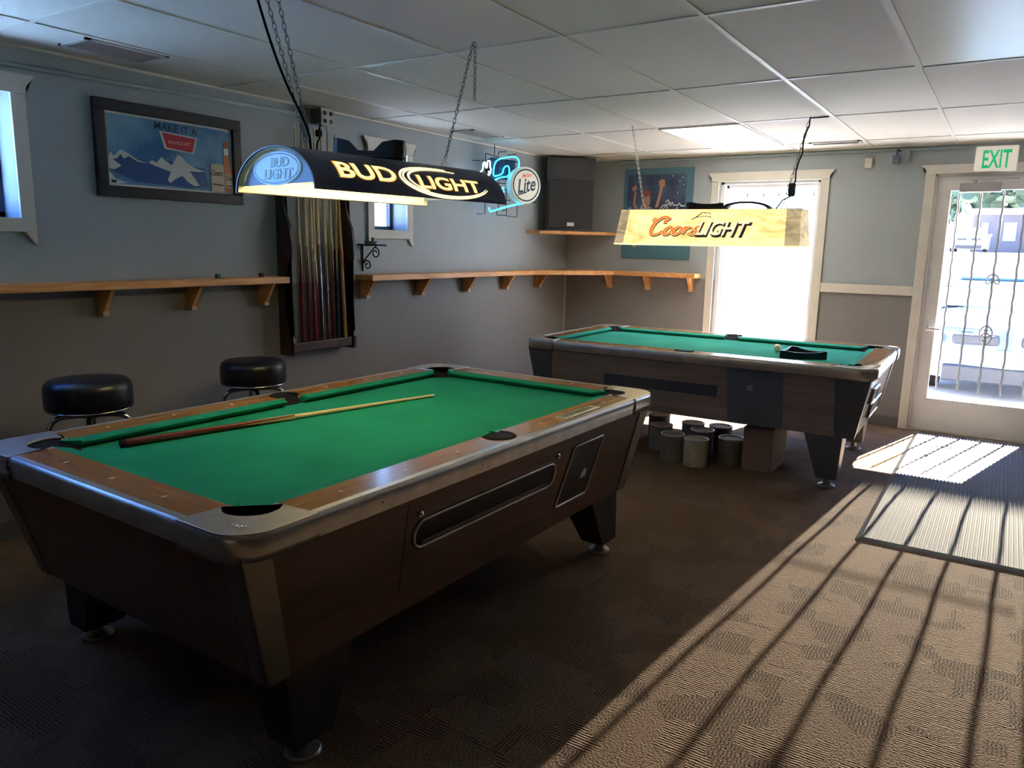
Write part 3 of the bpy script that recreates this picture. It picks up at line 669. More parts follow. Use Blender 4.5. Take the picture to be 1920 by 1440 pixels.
o = link('ball_rack', rack_bm(), BLACK, bevel=.002); o.location = (2.84, -1.72, .7565); o.rotation_euler = (0, 0, .5)
tag(o, 'black triangle ball rack lying on the far table beside the white ball', 'ball rack')
bm = bmesh.new(); bmesh.ops.create_uvsphere(bm, u_segments=24, v_segments=16, radius=.0286)
o = link('cue_ball', bm, mat('ivory_ball', (.85, .78, .6), .12, coat=.6), smooth=True); o.location = (2.645, -1.555, .7855); tag(o, 'ivory cue ball on the far pool table', 'billiard ball')

# ------------------------------------------------------------------ near lamp (navy, arched)
TH1 = .12
L1 = thing('pool_table_lamp', 'navy arched billiard lamp with gold lettering hanging over the near table', 'hanging lamp', (1.861, -4.849, 1.649), -TH1)
AW, AH, HL = .243, .152, .5; HF = .47
def arch(phi, off=0): return ((AW+off)*math.cos(phi), (AH+off)*math.sin(phi) if phi not in (0, PI) else 0.)
def shell(bm, p0, p1, y0, y1, off0, off1, n=18):
    P_ = [arch(p0+(p1-p0)*k/n, off1) for k in range(n+1)]; Q_ = [arch(p0+(p1-p0)*k/n, off0) for k in range(n+1)]
    prism(bm, P_+Q_[::-1], y0, y1, lambda p, q, t: (p, t, q))
bm = bmesh.new(); shell(bm, 0, PI*.53, -HL, HF, -.004, .002); link('printed_side_panel', bm, NAVY, L1)
bm = bmesh.new(); shell(bm, PI*.53, PI, -HL, HF, -.004, .002); link('rear_side_panel', bm, mat('warm_amber_panel', (.09, .06, .05), .3), L1)
bm = bmesh.new(); shell(bm, .02, PI-.02, -HL+.004, HF-.004, -.009, -.0045); link('reflector_lining', bm, mat('cream_reflector', (.85, .8, .58), .6), L1)
# end caps
ECAP = mat('silver_blue_end_cap', (.14, .20, .30), .4, .3, emit=(.25, .45, .75), estr=.05)
for s in (-1, 1):
    bm = bmesh.new(); P_ = [((AW-.012)*math.cos(p), (AH-.01)*math.sin(p)) for p in [PI*k/20 for k in range(21)]]
    prism(bm, [(x, max(z, .025)) if 0 < i < 20 else (x, .025) for i, (x, z) in enumerate(P_)], (s*(HL-.03) if s < 0 else HF-.03), (s*(HL-.026) if s < 0 else HF-.026), lambda p, q, t: (p, t, q)); ec = link('end_cap', bm, ECAP, L1)
    if s < 0:
        yy = -HL+.0255-.055+.0
        yo = -HL+.0
        yo = -(HL-.026)-.005
        lightblue = mat('embossed_pale_blue', (.32, .5, .6), .4, .2, emit=(.4, .7, .9), estr=.12)
        darkline = mat('embossed_shadow_line', (.08, .14, .25), .3, .3)
        bm = bmesh.new(); prism(bm, [(.145*math.cos(2*PI*k/32)-.01, .078+.058*math.sin(2*PI*k/32)) for k in range(32)], yo, -(HL-.026), lambda p, q, t: (p, t, q)); e1 = link('emblem_oval', bm, lightblue, ec)
        bm = bmesh.new(); ribbon(bm, [(.135*math.cos(2*PI*k/40)-.01, .078+.05*math.sin(2*PI*k/40)) for k in range(40)], .002, lambda p, q: (p, yo-.001, q), True); link('emblem_ring', bm, darkline, e1, recalc=False)
        for word, z0_, h_, x0_, w_ in (('BUD', .082, .032, -.045, .115), ('LIGHT', .042, .034, -.085, .18)):
            tb = text_bm(word, bold=.035, shear=.1); mapbm(tb, lambda u, v: (x0_+u*w_, yo-.0012, z0_+v*h_)); link('emblem_lettering', tb, darkline, e1, recalc=False)
            tb = text_bm(word, bold=.0, shear=.1); mapbm(tb, lambda u, v: (x0_+.003+u*(w_-.006), yo-.002, z0_+.003+v*(h_-.006))); link('emblem_lettering', tb, lightblue, e1, recalc=False)
# lettering on the printed side: (u along the lamp, v = arch angle in radians)
GOLD = mat('backlit_gold', (.75, .6, .25), .5, emit=(1, .73, .25), estr=.85)
GOLDE = mat('backlit_pale_gold', (.8, .7, .4), .5, emit=(1, .8, .35), estr=1.05)
GD = mat('backlit_amber_edge', (.4, .22, .06), .5, emit=(.8, .35, .05), estr=.35)
def onarch(u, phi, off=.003):
    x, z = arch(phi, off); return (x, u, z)
def arch_text(word, u0_, u1_, v0_, v1_, m, off, **k):
    tb = text_bm(word, **k); slice_bm(tb, 7); mapbm(tb, lambda u, v: onarch(u0_+(u1_-u0_)*u, v0_+(v1_-v0_)*v, off)); return tb
for word, u0_, u1_, v0_, v1_ in (('BUD', -.385, -.125, .31, .71), ('LIGHT', -.015, .325, .24, .58)):
    lt = link('gold_lettering', arch_text(word, u0_-.006, u1_+.006, v0_-.02, v1_+.02, GD, .0030, bold=.035), GD, L1, recalc=False)
    link('letter_face', arch_text(word, u0_, u1_, v0_, v1_, GOLD, .0040, bold=.02), GOLD, lt, recalc=False)
bm = bmesh.new()
for k, (rx, rv, wd, cu) in enumerate(((.245, .43, .0040, .138), (.232, .385, .003, .14), (.210, .36, .0042, .145))):
    pts = []
    a0_, a1_ = (78, 342) if k < 2 else (66, 235)
    for i in range(61):
        an = math.radians(a0_+(a1_-a0_)*i/60); pts.append((cu+rx*math.cos(an)*.98, .47+rv*math.sin(an)))
    # stroke in (u, arc length) space then onto the arch
    wds = [wd*math.sin(PI*min(1, max(.06, i/60)))**.5+.001 for i in range(61)]
    ribbon(bm, [(u, v*.2) for u, v in pts], wds, lambda p, q: onarch(p, q/.2, .004))
sw = link('gold_swoosh', bm, GOLDE, L1, recalc=False)
# tubes inside
bm = bmesh.new()
for x in (-.09, .09): tube(bm, [(x, -HL+.06, .075), (x, HL-.06, .075)], .014, 10)
link('fluorescent_tube', bm, mat('warm_tube', (1, .9, .6), .4, emit=(1, .82, .45), estr=LAMP1), L1, smooth=True)
# plastic wedges lying on top, hanging hooks, chains, cord
bm = bmesh.new(); tube(bm, [(-.005, -.36, AH-.005), (-.005, -.36, AH+.018), (.012, -.35, AH+.03), (.004, -.335, AH+.03)], .0028, 6); tube(bm, [(.0, .33, AH-.005), (.0, .33, AH+.018), (.0, .345, AH+.034), (.0, .362, AH+.026)], .0028, 6)
link('hanging_hook', bm, STEEL, L1, smooth=True)
Minv = (Matrix.Translation((1.861, -4.849, 1.649)) @ Matrix.Rotation(-TH1, 4, 'Z')).inverted()
def loc1(p): return Minv @ Vector(p)
DCH = mat('dark_chain_steel', (.22, .21, .2), .4, .8)
bm = bmesh.new(); chain(bm, (0, -.36, AH+.03), loc1((1.832, -5.398, H))); link('chain', bm, DCH, L1, smooth=True)
bm = bmesh.new(); chain(bm, (.012, -.35, AH+.03), loc1((1.87, -5.378, H))); link('chain', bm, DCH, L1, smooth=True)
bm = bmesh.new(); chain(bm, (0, .35, AH+.034), loc1((1.917, -4.324, H))); link('chain', bm, DCH, L1, smooth=True)
p = loc1((1.922, -4.318, H)); bm = bmesh.new(); chain(bm, p, p-Vector((0, 0, .24))); link('loose_chain_end', bm, DCH, L1, smooth=True)
bm = bmesh.new(); q = loc1((1.80, -5.41, H))
cord_pts = [q+(Vector((.03, -.36, AH))-q)*(k/12)+Vector((.0, 0, -.05*math.sin(k/12*PI)))+Vector((.035*math.sin((k/12)**3*PI), 0, 0)) for k in range(13)]
tube(bm, cord_pts, .0045, 7); link('power_cord', bm, RUBBER, L1, smooth=True)

# black ball rack leaning on top of the near lamp
o = link('ball_rack', rack_bm(.36, .062, dip=.3), BLACK, bevel=.002)
o.matrix_world = Matrix.Translation((1.861, -4.849, 1.649)) @ Matrix.Rotation(-TH1, 4, 'Z') @ Matrix.Translation((-.02, .0, AH+.009)) @ Matrix.Rotation(.06, 4, 'Y') @ Matrix.Rotation(.3, 4, 'Z')
tag(o, 'black plastic ball rack resting on top of the navy hanging lamp', 'ball rack')

# ------------------------------------------------------------------ far lamp (cream, box shaped)
TH2 = .075
L2 = thing('pool_table_lamp', 'cream glowing box lamp with red script lettering over the far table', 'hanging lamp', (2.094, -1.553, 1.511), TH2)
HB, HT = .669, .651; WB_, WT = .238, .157; HH = .253
def foil(name, e, strg):
    m = bpy.data.materials.new(name); m.use_nodes = True; n = m.node_tree.nodes; l = m.node_tree.links; b = n['Principled BSDF']
    b.inputs['Roughness'].default_value = .3
    tcn = n.new('ShaderNodeTexCoord'); mp = n.new('ShaderNodeMapping'); mp.inputs['Scale'].default_value = (2.2, 2.2, 7); l.new(tcn.outputs['Object'], mp.inputs[0])
    nz = n.new('ShaderNodeTexNoise'); nz.inputs['Scale'].default_value = 2.3; nz.inputs['Detail'].default_value = 6; nz.inputs['Distortion'].default_value = 1.2; l.new(mp.outputs[0], nz.inputs['Vector'])
    r = n.new('ShaderNodeValToRGB'); r.color_ramp.elements[0].position = .33; r.color_ramp.elements[1].position = .55
    r.color_ramp.elements[0].color = (.42, .33, .17, 1); r.color_ramp.elements[1].color = (.85, .74, .42, 1); l.new(nz.outputs[0], r.inputs[0]); l.new(r.outputs[0], b.inputs['Base Color'])
    r2 = n.new('ShaderNodeValToRGB'); r2.color_ramp.elements[0].position = .3; r2.color_ramp.elements[1].position = .6
    r2.color_ramp.elements[0].color = (e[0]*.6, e[1]*.52, e[2]*.45, 1); r2.color_ramp.elements[1].color = (*e, 1); l.new(nz.outputs[0], r2.inputs[0])
    l.new(r2.outputs[0], b.inputs['Emission Color']); b.inputs['Emission Strength'].default_value = strg
    bp = n.new('ShaderNodeBump'); bp.inputs['Strength'].default_value = .5; bp.inputs['Distance'].default_value = .02; l.new(nz.outputs[0], bp.inputs['Height']); l.new(bp.outputs[0], b.inputs['Normal'])
    return m
FOIL = foil('backlit_crinkled_panel', (1, .74, .27), .72); FOILD = foil('dull_crinkled_edge', (.8, .62, .36), .22)
def trap(bm, u0_, u1_, s, inner=.0):
    # side panel of the trapezoid shade
    yb, yt = s*WB_, s*WT; t_ = .004*s
    k0, k1 = HT/HB, HT/HB
    hexa(bm, [(u0_, yb, 0), (u1_, yb, 0), (u1_, yb-t_, 0), (u0_, yb-t_, 0)], [(u0_*k0, yt, HH), (u1_*k1, yt, HH), (u1_*k1, yt-t_, HH), (u0_*k0, yt-t_, HH)])
for s, nm in ((-1, 'front_panel'), (1, 'rear_panel')):
    bm = bmesh.new(); trap(bm, -HB+.07, HB-.10, s); link(nm, bm, FOIL, L2)
    bm = bmesh.new(); trap(bm, -HB, -HB+.07, s); link('crinkled_border', bm, FOILD, L2); bm = bmesh.new(); trap(bm, HB-.10, HB, s); link('crinkled_border', bm, FOILD, L2)
bm = bmesh.new(); bx(bm, -HT, HT, -WT, WT, HH-.003, HH+.003); link('top_panel', bm, mat('brown_top_panel', (.25, .17, .11), .5), L2)
for s in (-1, 1):
    bm = bmesh.new(); hexa(bm, [(s*HB, -WB_, 0), (s*(HB-.004), -WB_, 0), (s*(HB-.004), WB_, 0), (s*HB, WB_, 0)], [(s*HT, -WT, HH), (s*(HT-.004), -WT, HH), (s*(HT-.004), WT, HH), (s*HT, WT, HH)]); link('end_panel', bm, FOILD, L2)
bm = bmesh.new(); 
for s in (-1, 1): bx(bm, -HB, HB, s*WB_-.004, s*WB_+.004, -.008, .002); bx(bm, s*HB-.004, s*HB+.004, -WB_, WB_, -.008, .002)
link('bottom_frame', bm, mat('pale_frame_edge', (.75, .68, .45), .5, emit=(1, .85, .5), estr=.5), L2)
bm = bmesh.new(); 
for y in (-.07, .07): tube(bm, [(-.55, y, .12), (.55, y, .12)], .014, 8)
link('fluorescent_tube', bm, mat('warm_tube_far', (1, .9, .6), .4, emit=(1, .82, .45), estr=LAMP2), L2, smooth=True)
# lettering, plane coordinates: p along lamp, q = fraction of the panel height
def onp(p, q, off=.002): return (p*(1-(1-HT/HB)*q), -(WB_+(WT-WB_)*q)-off, q*HH)
RED = mat('backlit_orange_red', (.75, .12, .02), .5, emit=(1, .16, .02), estr=.55)
DK = mat('letter_shadow_brown', (.16, .11, .06), .5)
PALE = mat('letter_pale_outline', (.8, .6, .35), .5, emit=(1, .6, .25), estr=.55)
SIL = mat('letter_silver', (.62, .58, .45), .4, emit=(1, .88, .6), estr=.42)
# script word: strokes in units (x right, y up), slanted
def sl(pts, sh=.32): return [(x+sh*y, y) for x, y in pts]
strokes = []
C_ = arc(.30, .50, .27, 40, 325, 30, .50); C_ = arc(.52, .72, .10, -200, 60, 12, .10)[::-1]+C_ if False else C_
strokes.append((sl([(.46, .72), (.40, .68), (.38, .76), (.43, .86), (.50, .93)]+C_[3:]), .050))
strokes.append((sl(arc(-.04, .86, .07, 20, 250, 8, .07)+[(.03, .80)]), .022))
for cx in (.72, 1.06):
    strokes.append((sl([(cx+.13*math.cos(2*PI*k/24), .235+.215*math.sin(2*PI*k/24)) for k in range(25)]), .042))
strokes.append((sl([(.54, .12), (.60, .20), (.66, .40)]), .026))
strokes.append((sl([(.86, .30), (.93, .36), (.98, .42)]), .026)); strokes.append((sl([(1.19, .32), (1.26, .38), (1.32, .46), (1.34, .38), (1.32, .06)]), .04)); strokes.append((sl([(1.33, .30), (1.40, .42), (1.47, .44), (1.50, .36)]), .04))
strokes.append((sl([(1.80, .46), (1.74, .47), (1.68, .42), (1.70, .32), (1.78, .22), (1.79, .10), (1.72, .02), (1.62, .03), (1.58, .10)]), .042))
strokes.append((sl([(1.50, .06), (1.60, .22), (1.70, .44)]), .022))
U0, SX, Q0, SQ = -.43, .205, .27, .52
def smooth_pts(pts, it=2):
    for _ in range(it):
        o_ = [pts[0]]
        for a_, b_ in zip(pts, pts[1:]): o_ += [(a_[0]*.75+b_[0]*.25, a_[1]*.75+b_[1]*.25), (a_[0]*.25+b_[0]*.75, a_[1]*.25+b_[1]*.75)]
        pts = o_+[pts[-1]]
    return pts
par = None
for extra, m_, off, nm in ((.040, DK, .0020, 'script_shadow'), (.024, PALE, .0028, 'script_outline'), (0, RED, .0036, 'script_lettering')):
    bm = bmesh.new(); dq = -.05 if m_ is DK else 0
    for i_, (pts, wd) in enumerate(strokes):
        pts = smooth_pts(pts); n_ = len(pts)
        wds = [(wd+extra)*(.75+.25*math.sin(PI*k/(n_-1))) for k in range(n_)]
        ribbon(bm, pts, wds, lambda p, q: onp(U0+p*SX+(.004 if dq else 0), Q0+(q*SQ)*1.0+dq*.5, off+.00004*i_))
    o_ = link(nm, bm, m_, L2 if par is None else par, recalc=False)
    if par is None: par = o_
def flat_text(word, p0_, p1_, q0_, q1_, m, off, parent, nm, **k):
    return link(nm, mapbm(text_bm(word, **k), lambda u, v: onp(p0_+(p1_-p0_)*u, q0_+(q1_-q0_)*v, off)), m, parent, recalc=False)
lp = flat_text('LIGHT', -.058, .345, .20, .64, DK, .0022, L2, 'word_shadow', shear=.35, bold=.045)
flat_text('LIGHT', -.058, .325, .27, .66, SIL, .0032, lp, 'word_lettering', shear=.35, bold=.015)
bm = bmesh.new(); f_ = lambda p, q: onp(p, q, .003)
ribbon(bm, smooth_pts([(-.10, .70), (-.06, .80), (-.02, .93), (-.01, .90), (.0, .88), (.01, .92), (.04, .86)]), .006, lambda p, q: f_(p, q)); ribbon(bm, smooth_pts([(-.08, .76), (-.03, .80), (.02, .80), (.045, .77)]), .009, lambda p, q: f_(p, q))
link('mountain_mark', bm, DK, L2, recalc=False)
# hooks and chains
Minv2 = (Matrix.Translation((2.094, -1.553, 1.511)) @ Matrix.Rotation(TH2, 4, 'Z')).inverted()
LCH = mat('bright_chain_steel', (.55, .52, .48), .3, 1.)
for hx, cpt in ((-.50, (1.574, -1.889, H)), (.52, (2.778, -1.737, H))):
    c = Minv2 @ Vector(cpt)
    bm = bmesh.new(); tube(bm, [(hx+.018*math.cos(k*PI/6), -.10, HH+.02+.018*math.sin(k*PI/6)) for k in range(12)], .003, 6, True); link('hanging_ring', bm, LCH, L2, smooth=True)
    bm = bmesh.new(); chain(bm, (hx, -.10, HH+.04), c, .042, .0024, .009); link('chain', bm, LCH if hx < 0 else DCH, L2, smooth=True)
c = Minv2 @ Vector((2.778, -1.737, H)); c2 = Minv2 @ Vector((2.89, -1.73, H-.006)); pb = Vector((.572, -.115, HH+.13))
bm = bmesh.new(); tube(bm, [c2, (c+c2)/2+Vector((0, 0, -.004)), c+Vector((0, -.01, -.01))]+[c+(pb-c)*(k/8)+Vector((.008*math.sin(k*2), -.01, 0)) for k in range(1, 9)], .005, 6)
tube(bm, [pb-Vector((0, 0, .04)), pb+Vector((-.06, 0, -.07)), pb+Vector((-.10, 0, -.13))], .005, 6); link('power_cord', bm, RUBBER, L2, smooth=True)
bm = bmesh.new(); bx(bm, pb.x-.025, pb.x+.02, pb.y-.02, pb.y+.02, pb.z-.045, pb.z+.045); link('cord_plug', bm, BLACK, L2, bevel=.008)
M2 = Matrix.Translation((2.094, -1.553, 1.511)) @ Matrix.Rotation(TH2, 4, 'Z')
o = link('ball_rack', rack_bm(.32, .05), BLACK, bevel=.002); o.matrix_world = M2 @ Matrix.Translation((-.07, -.01, HH+.0035)) @ Matrix.Rotation(.52, 4, 'Z')
tag(o, 'black ball rack on top of the glowing cream lamp', 'ball rack')
bm = bmesh.new(); P_ = [( .17*math.cos(PI*k/16), .05*math.sin(PI*k/16)) for k in range(17)]
prism(bm, P_+[(x*.93, z-.014) for x, z in P_[::-1]], -.06, .06, lambda p, q, t: (p, t, q)); o = link('bowed_plastic_strip', bm, BLACK); o.matrix_world = M2 @ Matrix.Translation((.255, -.02, HH+.0095))
tag(o, 'bowed dark plastic strip on top of the cream lamp, right of the rack', 'plastic strip')

# ------------------------------------------------------------------ left wall things
# framed picture
fp = thing('framed_picture', 'black framed beer advert of snowy mountains under a blue sky', 'picture', (0, -4.54, 1.687))
y0, y1, z0, z1 = -4.982, -4.098, 1.687, 2.178; fwd = .058
rel(link('picture_frame', B((.001, .03, y0, y1, z0, z0+fwd), (.001, .03, y0, y1, z1-fwd, z1), (.001, .03, y0, y0+fwd, z0+fwd, z1-fwd), (.001, .03, y1-fwd, y1, z0+fwd, z1-fwd)), mat('black_frame', (.015, .015, .018), .35), bevel=.004), fp)
def picture_mat():
    m = bpy.data.materials.new('printed_sky'); m.use_nodes = True; n = m.node_tree.nodes; l = m.node_tree.links; b = n['Principled BSDF']; b.inputs['Roughness'].default_value = .3
    g = n.new('ShaderNodeNewGeometry'); nz = n.new('ShaderNodeTexNoise'); nz.inputs['Scale'].default_value = 4; nz.inputs['Detail'].default_value = 5; l.new(g.outputs['Position'], nz.inputs['Vector'])
    r = n.new('ShaderNodeValToRGB'); r.color_ramp.elements[0].position = .35; r.color_ramp.elements[1].position = .7; r.color_ramp.elements[0].color = (.03, .16, .38, 1); r.color_ramp.elements[1].color = (.22, .42, .6, 1)
    l.new(nz.outputs[0], r.inputs[0]); l.new(r.outputs[0], b.inputs['Base Color']); return m
iy0, iy1, iz0, iz1 = y0+fwd, y1-fwd, z0+fwd, z1-fwd
pr_ = rel(link('print', B((.004, .012, iy0, iy1, iz0, iz1)), WHITEP), fp)
pf = lambda off: (lambda p, q: (.0125+off*5, iy0+p*(iy1-iy0), iz0+q*(iz1-iz0)))
def fill(bm, pts, f_):
    from mathutils.geometry import tessellate_polygon
    vs = [bm.verts.new(f_(*p)) for p in pts]
    for t_ in tessellate_polygon([[Vector((x, y, 0)) for x, y in pts]]): bm.faces.new([vs[i] for i in t_])
def poly(name, pts, m, off, parent, fnm=None):
    bm = bmesh.new(); f_ = (fnm or pf)(off); fill(bm, pts, f_); o_ = link(name, bm, m, recalc=False); rel(o_, parent); return o_
def polys(name, lists, m, off, parent, fnm=None):
    bm = bmesh.new(); f_ = (fnm or pf)(off)
    for pts in lists: fill(bm, pts, f_)
    o_ = link(name, bm, m, recalc=False); rel(o_, parent); return o_
poly('printed_sky', [(.015, .03), (.985, .03), (.985, .93), (.93, .97), (.015, .97)], picture_mat(), .0002, fp)
poly('printed_foothills', [(.02, .36), (.1, .45), (.2, .40), (.32, .36), (.42, .40), (.52, .42), (.62, .38), (.75, .36), (.78, .08), (.6, .05), (.2, .08), (.04, .2)], mat('print_navy_hills', (.02, .09, .28), .3), .0004, fp)
SNOW = mat('print_snow', (.72, .73, .7), .3)
polys('printed_snow_peaks', [[(.0, .32), (.03, .46), (.05, .40), (.10, .50), (.15, .46), (.22, .38), (.30, .35), (.22, .36), (.16, .42), (.12, .38), (.10, .44), (.07, .37), (.04, .36), (.10, .28), (.05, .22), (.01, .24)],
    [(.30, .36), (.33, .40), (.36, .37), (.40, .46), (.44, .40), (.48, .36), (.53, .52), (.56, .50), (.60, .42), (.66, .36), (.72, .33), (.76, .32), (.70, .30), (.62, .30), (.66, .20), (.70, .10), (.66, .08), (.60, .14), (.56, .22), (.50, .16), (.46, .10), (.44, .14), (.47, .26), (.40, .30), (.36, .32)],
    [(.0, .03), (.06, .03), (.14, .05), (.05, .10), (.03, .16), (.0, .2)]], SNOW, .0006, fp)
polys('printed_badge', [[(.395, .83), (.70, .80), (.665, .555), (.43, .585)]], SNOW, .0007, fp)
polys('printed_badge_field', [[(.415, .81), (.68, .78), (.65, .575), (.445, .605)]], mat('print_red', (.55, .03, .05), .3), .0009, fp)
def ptext(s_, p0_, p1_, q0_, q1_, m, off, parent, fnm=None, sk=0., nm='printed_lettering', **k):
    f_ = (fnm or pf)(off); o_ = link(nm, mapbm(text_bm(s_, **k), lambda u, v: f_(p0_+(p1_-p0_)*u, q0_+(q1_-q0_)*v+sk*u)), m, recalc=False); rel(o_, parent); return o_
ptext('MAKE IT A', .36, .70, .85, .95, mat('print_ink_navy', (.01, .04, .09), .4), .0008, fp, sk=-.02, bold=.006)
ptext('BANQUET', .46, .64, .655, .715, mat('print_pink', (.75, .35, .35), .4), .0011, fp, sk=-.0, bold=.02)
polys('printed_can', [[(.80, .03), (.915, .03), (.92, .42), (.905, .45), (.81, .45), (.80, .42)], [(.925, .10), (.99, .10), (.99, .30), (.925, .33)]], mat('print_can_cream', (.62, .55, .38), .3), .0010, fp)
BOT = mat('print_amber_bottle', (.55, .16, .06), .3)
polys('printed_bottle', [[(.92, .03), (.985, .03), (.985, .42), (.965, .56), (.96, .80), (.925, .80), (.925, .56), (.918, .46)]], BOT, .0008, fp)
polys('printed_bottle_label', [[(.922, .60), (.962, .60), (.962, .70), (.922, .70)]], SNOW, .0010, fp)
ptext('Coors', .805, .905, .27, .36, mat('print_ink_black', (.03, .03, .03), .4), .0013, fp, shear=.3, bold=.01); ptext('Coors', .928, .988, .21, .29, MATS['print_ink_black'], .0013, fp, shear=.3, bold=.01)
for q_ in ([(.81, .13), (.905, .12), (.905, .14), (.81, .15)], [(.93, .12), (.985, .12), (.985, .135), (.93, .135)], [(.02, .04), (.055, .04), (.055, .08), (.02, .08)]): poly('printed_mark', q_, MATS['print_ink_black'], .0014, fp)

# cue rack
cr_ = thing('cue_rack', 'dark wooden wall rack with wavy sides holding the cues', 'cue rack', (0, -3.55, .74))
def wavy(sgn, yc):
    prof = [(0, .735), (.13, .735), (.135, .82), (.10, .90), (.075, .98), (.065, 1.10), (.070, 1.22), (.085, 1.28), (.125, 1.36), (.14, 1.46), (.125, 1.56), (.09, 1.64), (.07, 1.72), (.065, 1.84), (.08, 1.92), (.06, 1.97), (0, 1.98)]
    bm = bmesh.new(); prism(bm, prof, yc-.011, yc+.011, lambda p, q, t: (p+.001, t, q)); return bm
rel(link('side_board', wavy(1, -3.825), MAHOG, bevel=.003), cr_); rel(link('side_board', wavy(1, -3.275), MAHOG, bevel=.003), cr_)
rel(link('bottom_tray', B((.001, .12, -3.815, -3.285, .755, .775), (.10, .122, -3.815, -3.285, .755, .815)), MAHOG, bevel=.004), cr_)
rel(link('top_rail', B((.001, .03, -3.815, -3.285, 1.90, 1.96), (.03, .042, -3.815, -3.285, 1.91, 1.93)), MAHOG, bevel=.003), cr_)
rel(link('rack_divider', B((.001, .06, -3.352, -3.34, .776, 1.42)), MAHOG, bevel=.003), cr_)
RED_B = (.12, .008, .02); cues = [(-3.705, -3.712, 1.42, RED_B, 'maroon', 'leftmost cue in the wall rack, maroon butt'),
 (-3.645, -3.655, 1.40, RED_B, 'maroon', 'second cue from the left in the wall rack'),
 (-3.592, -3.604, 1.36, RED_B, 'maroon', 'third cue from the left in the wall rack'),
 (-3.56, -3.574, 1.20, (.2, .01, .03), 'crimson', 'short leaning cue with a crimson butt and white bumper in the rack'),
 (-3.53, -3.548, 1.42, (.06, .02, .02), 'brown_black', 'fifth cue in the wall rack, brown-black butt'),
 (-3.476, -3.488, 1.44, (.09, .03, .02), 'chestnut', 'sixth cue in the wall rack, chestnut butt'),
 (-3.424, -3.43, 1.44, (.10, .02, .02), 'oxblood', 'seventh cue in the wall rack, oxblood butt'),
 (-3.385, -3.368, 1.38, (.01, .02, .05), 'blue_black', 'cue with a blue-black butt near the right side board')]
for i, (yb, yt_, L_, bc, nm, lab) in enumerate(cues):
    A = Vector((.078 if i != 3 else .058, yb, .789)); Bq = Vector((.06, yt_, .789+L_)); t = thing('pool_cue', lab, 'pool cue', A, group='cues in the wall rack')
    cue_mesh(t, (Bq-A).length, bc, nm=nm); t.rotation_euler = (Bq-A).to_track_quat('Z', 'Y').to_euler()
A = Vector((.083, -3.318, .79)); Bq = Vector((.102, -3.40, 2.18)); t = thing('pool_cue', 'orange-brown cue slanting across the right end of the rack', 'pool cue', A, group='cues in the wall rack')
cue_mesh(t, (Bq-A).length, (.5, .3, .1), nm='orange', shaft=(.6, .28, .09)); t.rotation_euler = (Bq-A).to_track_quat('Z', 'Y').to_euler()

# drink ledges ------------------------------------------------------
def bracket(x0_, along, parent, axis):
    """wooden ledge bracket; axis 'Y' = on left wall at y=along; 'X' = on back wall at x=along"""
    bm = bmesh.new(); prof = [(.002, 1.212), (.15, 1.212), (.135, 1.195), (.055, 1.075), (.002, 1.075)]
    fn = (lambda p, q, t: (p, along+t, q)) if axis == 'Y' else (lambda p, q, t: (along+t, -p, q))
    prism(bm, prof, -.012, .012, fn); o_ = link('bracket', bm, OAK if axis == 'Y' else OAKX, bevel=.002); rel(o_, parent)
    bm = bmesh.new(); prism(bm, [(.002, 1.072), (.07, 1.072), (.07, 1.096), (.002, 1.096)], -.018, .018, fn); o2 = link('bracket_block', bm, mat('pale_block_wood', (.55, .35, .22), .5), bevel=.002)
    o2.parent = o_; o2.matrix_parent_inverse = Matrix.Translation(-Vector(parent.location)) if False else Matrix(); 
    return o_
led = thing('drink_ledge', 'long honey wood drink ledge on the left wall, left of the cue rack', 'wall ledge', (0, -5.5, 0))
rel(link('ledge_board', B((.001, .175, -9, -3.885, 1.214, 1.254)), OAK, bevel=.004), led)
for y in (-7.2, -6.1, -5.015, -4.50, -3.985): bracket(0, y, led, 'Y')
led2 = thing('drink_ledge', 'honey wood drink ledge running from the cue rack round the corner to the window', 'wall ledge', (.3, -.3, 0))
bm = bmesh.new(); prism(bm, [(.001, -3.13), (.17, -3.13), (.17, -.90), (.66, -.18), (1.50, -.18), (1.50, -.001), (.001, -.001)], 1.206, 1.248, XY); rel(link('ledge_board', bm, OAK, bevel=.004), led2)
for y in (-3.07, -2.44, -1.82, -1.21, -.62): bracket(0, y, led2, 'Y')
for x in (.545, .965, 1.42): bracket(0, x, led2, 'X')
# chalk cubes
for y, c, lab in ((-4.37, (.02, .12, .12), 'green-blue chalk cube on the ledge'), (-4.06, (.10, .035, .02), 'dark brown chalk cube on the ledge near the cue rack')):
    bm = B((.09, .115, y, y+.025, 1.254, 1.278)); tag(link('chalk_cube', bm, mat('chalk_%d' % int(-y*100), c, .8), bevel=.002), lab, 'chalk')

# iron wall bracket shelf with ashtray
ib = thing('iron_bracket_shelf', 'small black wrought iron scroll shelf below the small window', 'wall shelf', (0, -3.06, 1.25))
IRON = mat('black_iron', (.012, .012, .014), .45, .4)
yb = -3.06; bm = bmesh.new()
tube(bm, [(.008, yb, 1.27), (.008, yb, 1.46)], .006, 6); tube(bm, [(.012, yb, 1.34), (.14, yb, 1.455)], .005, 6)
def spiral(cx, cz_, r, a0, turns, n=26): return [(cx+r*(1-.75*k/n)*math.cos(a0+turns*2*PI*k/n), yb, cz_+r*(1-.75*k/n)*math.sin(a0+turns*2*PI*k/n)) for k in range(n+1)]
tube(bm, spiral(.135, 1.405, .042, PI*.6, -1.3), .005, 6); tube(bm, spiral(.055, 1.315, .038, PI*.9, -1.3), .005, 6)
rel(link('scroll_bracket', bm, IRON, smooth=True), ib)
rel(link('shelf_top', B((.002, .20, yb-.05, yb+.05, 1.455, 1.468)), IRON, bevel=.003), ib)
t = thing('ashtray', 'clear glass ashtray on the black iron scroll shelf', 'ashtray', (.09, yb, 1.468))
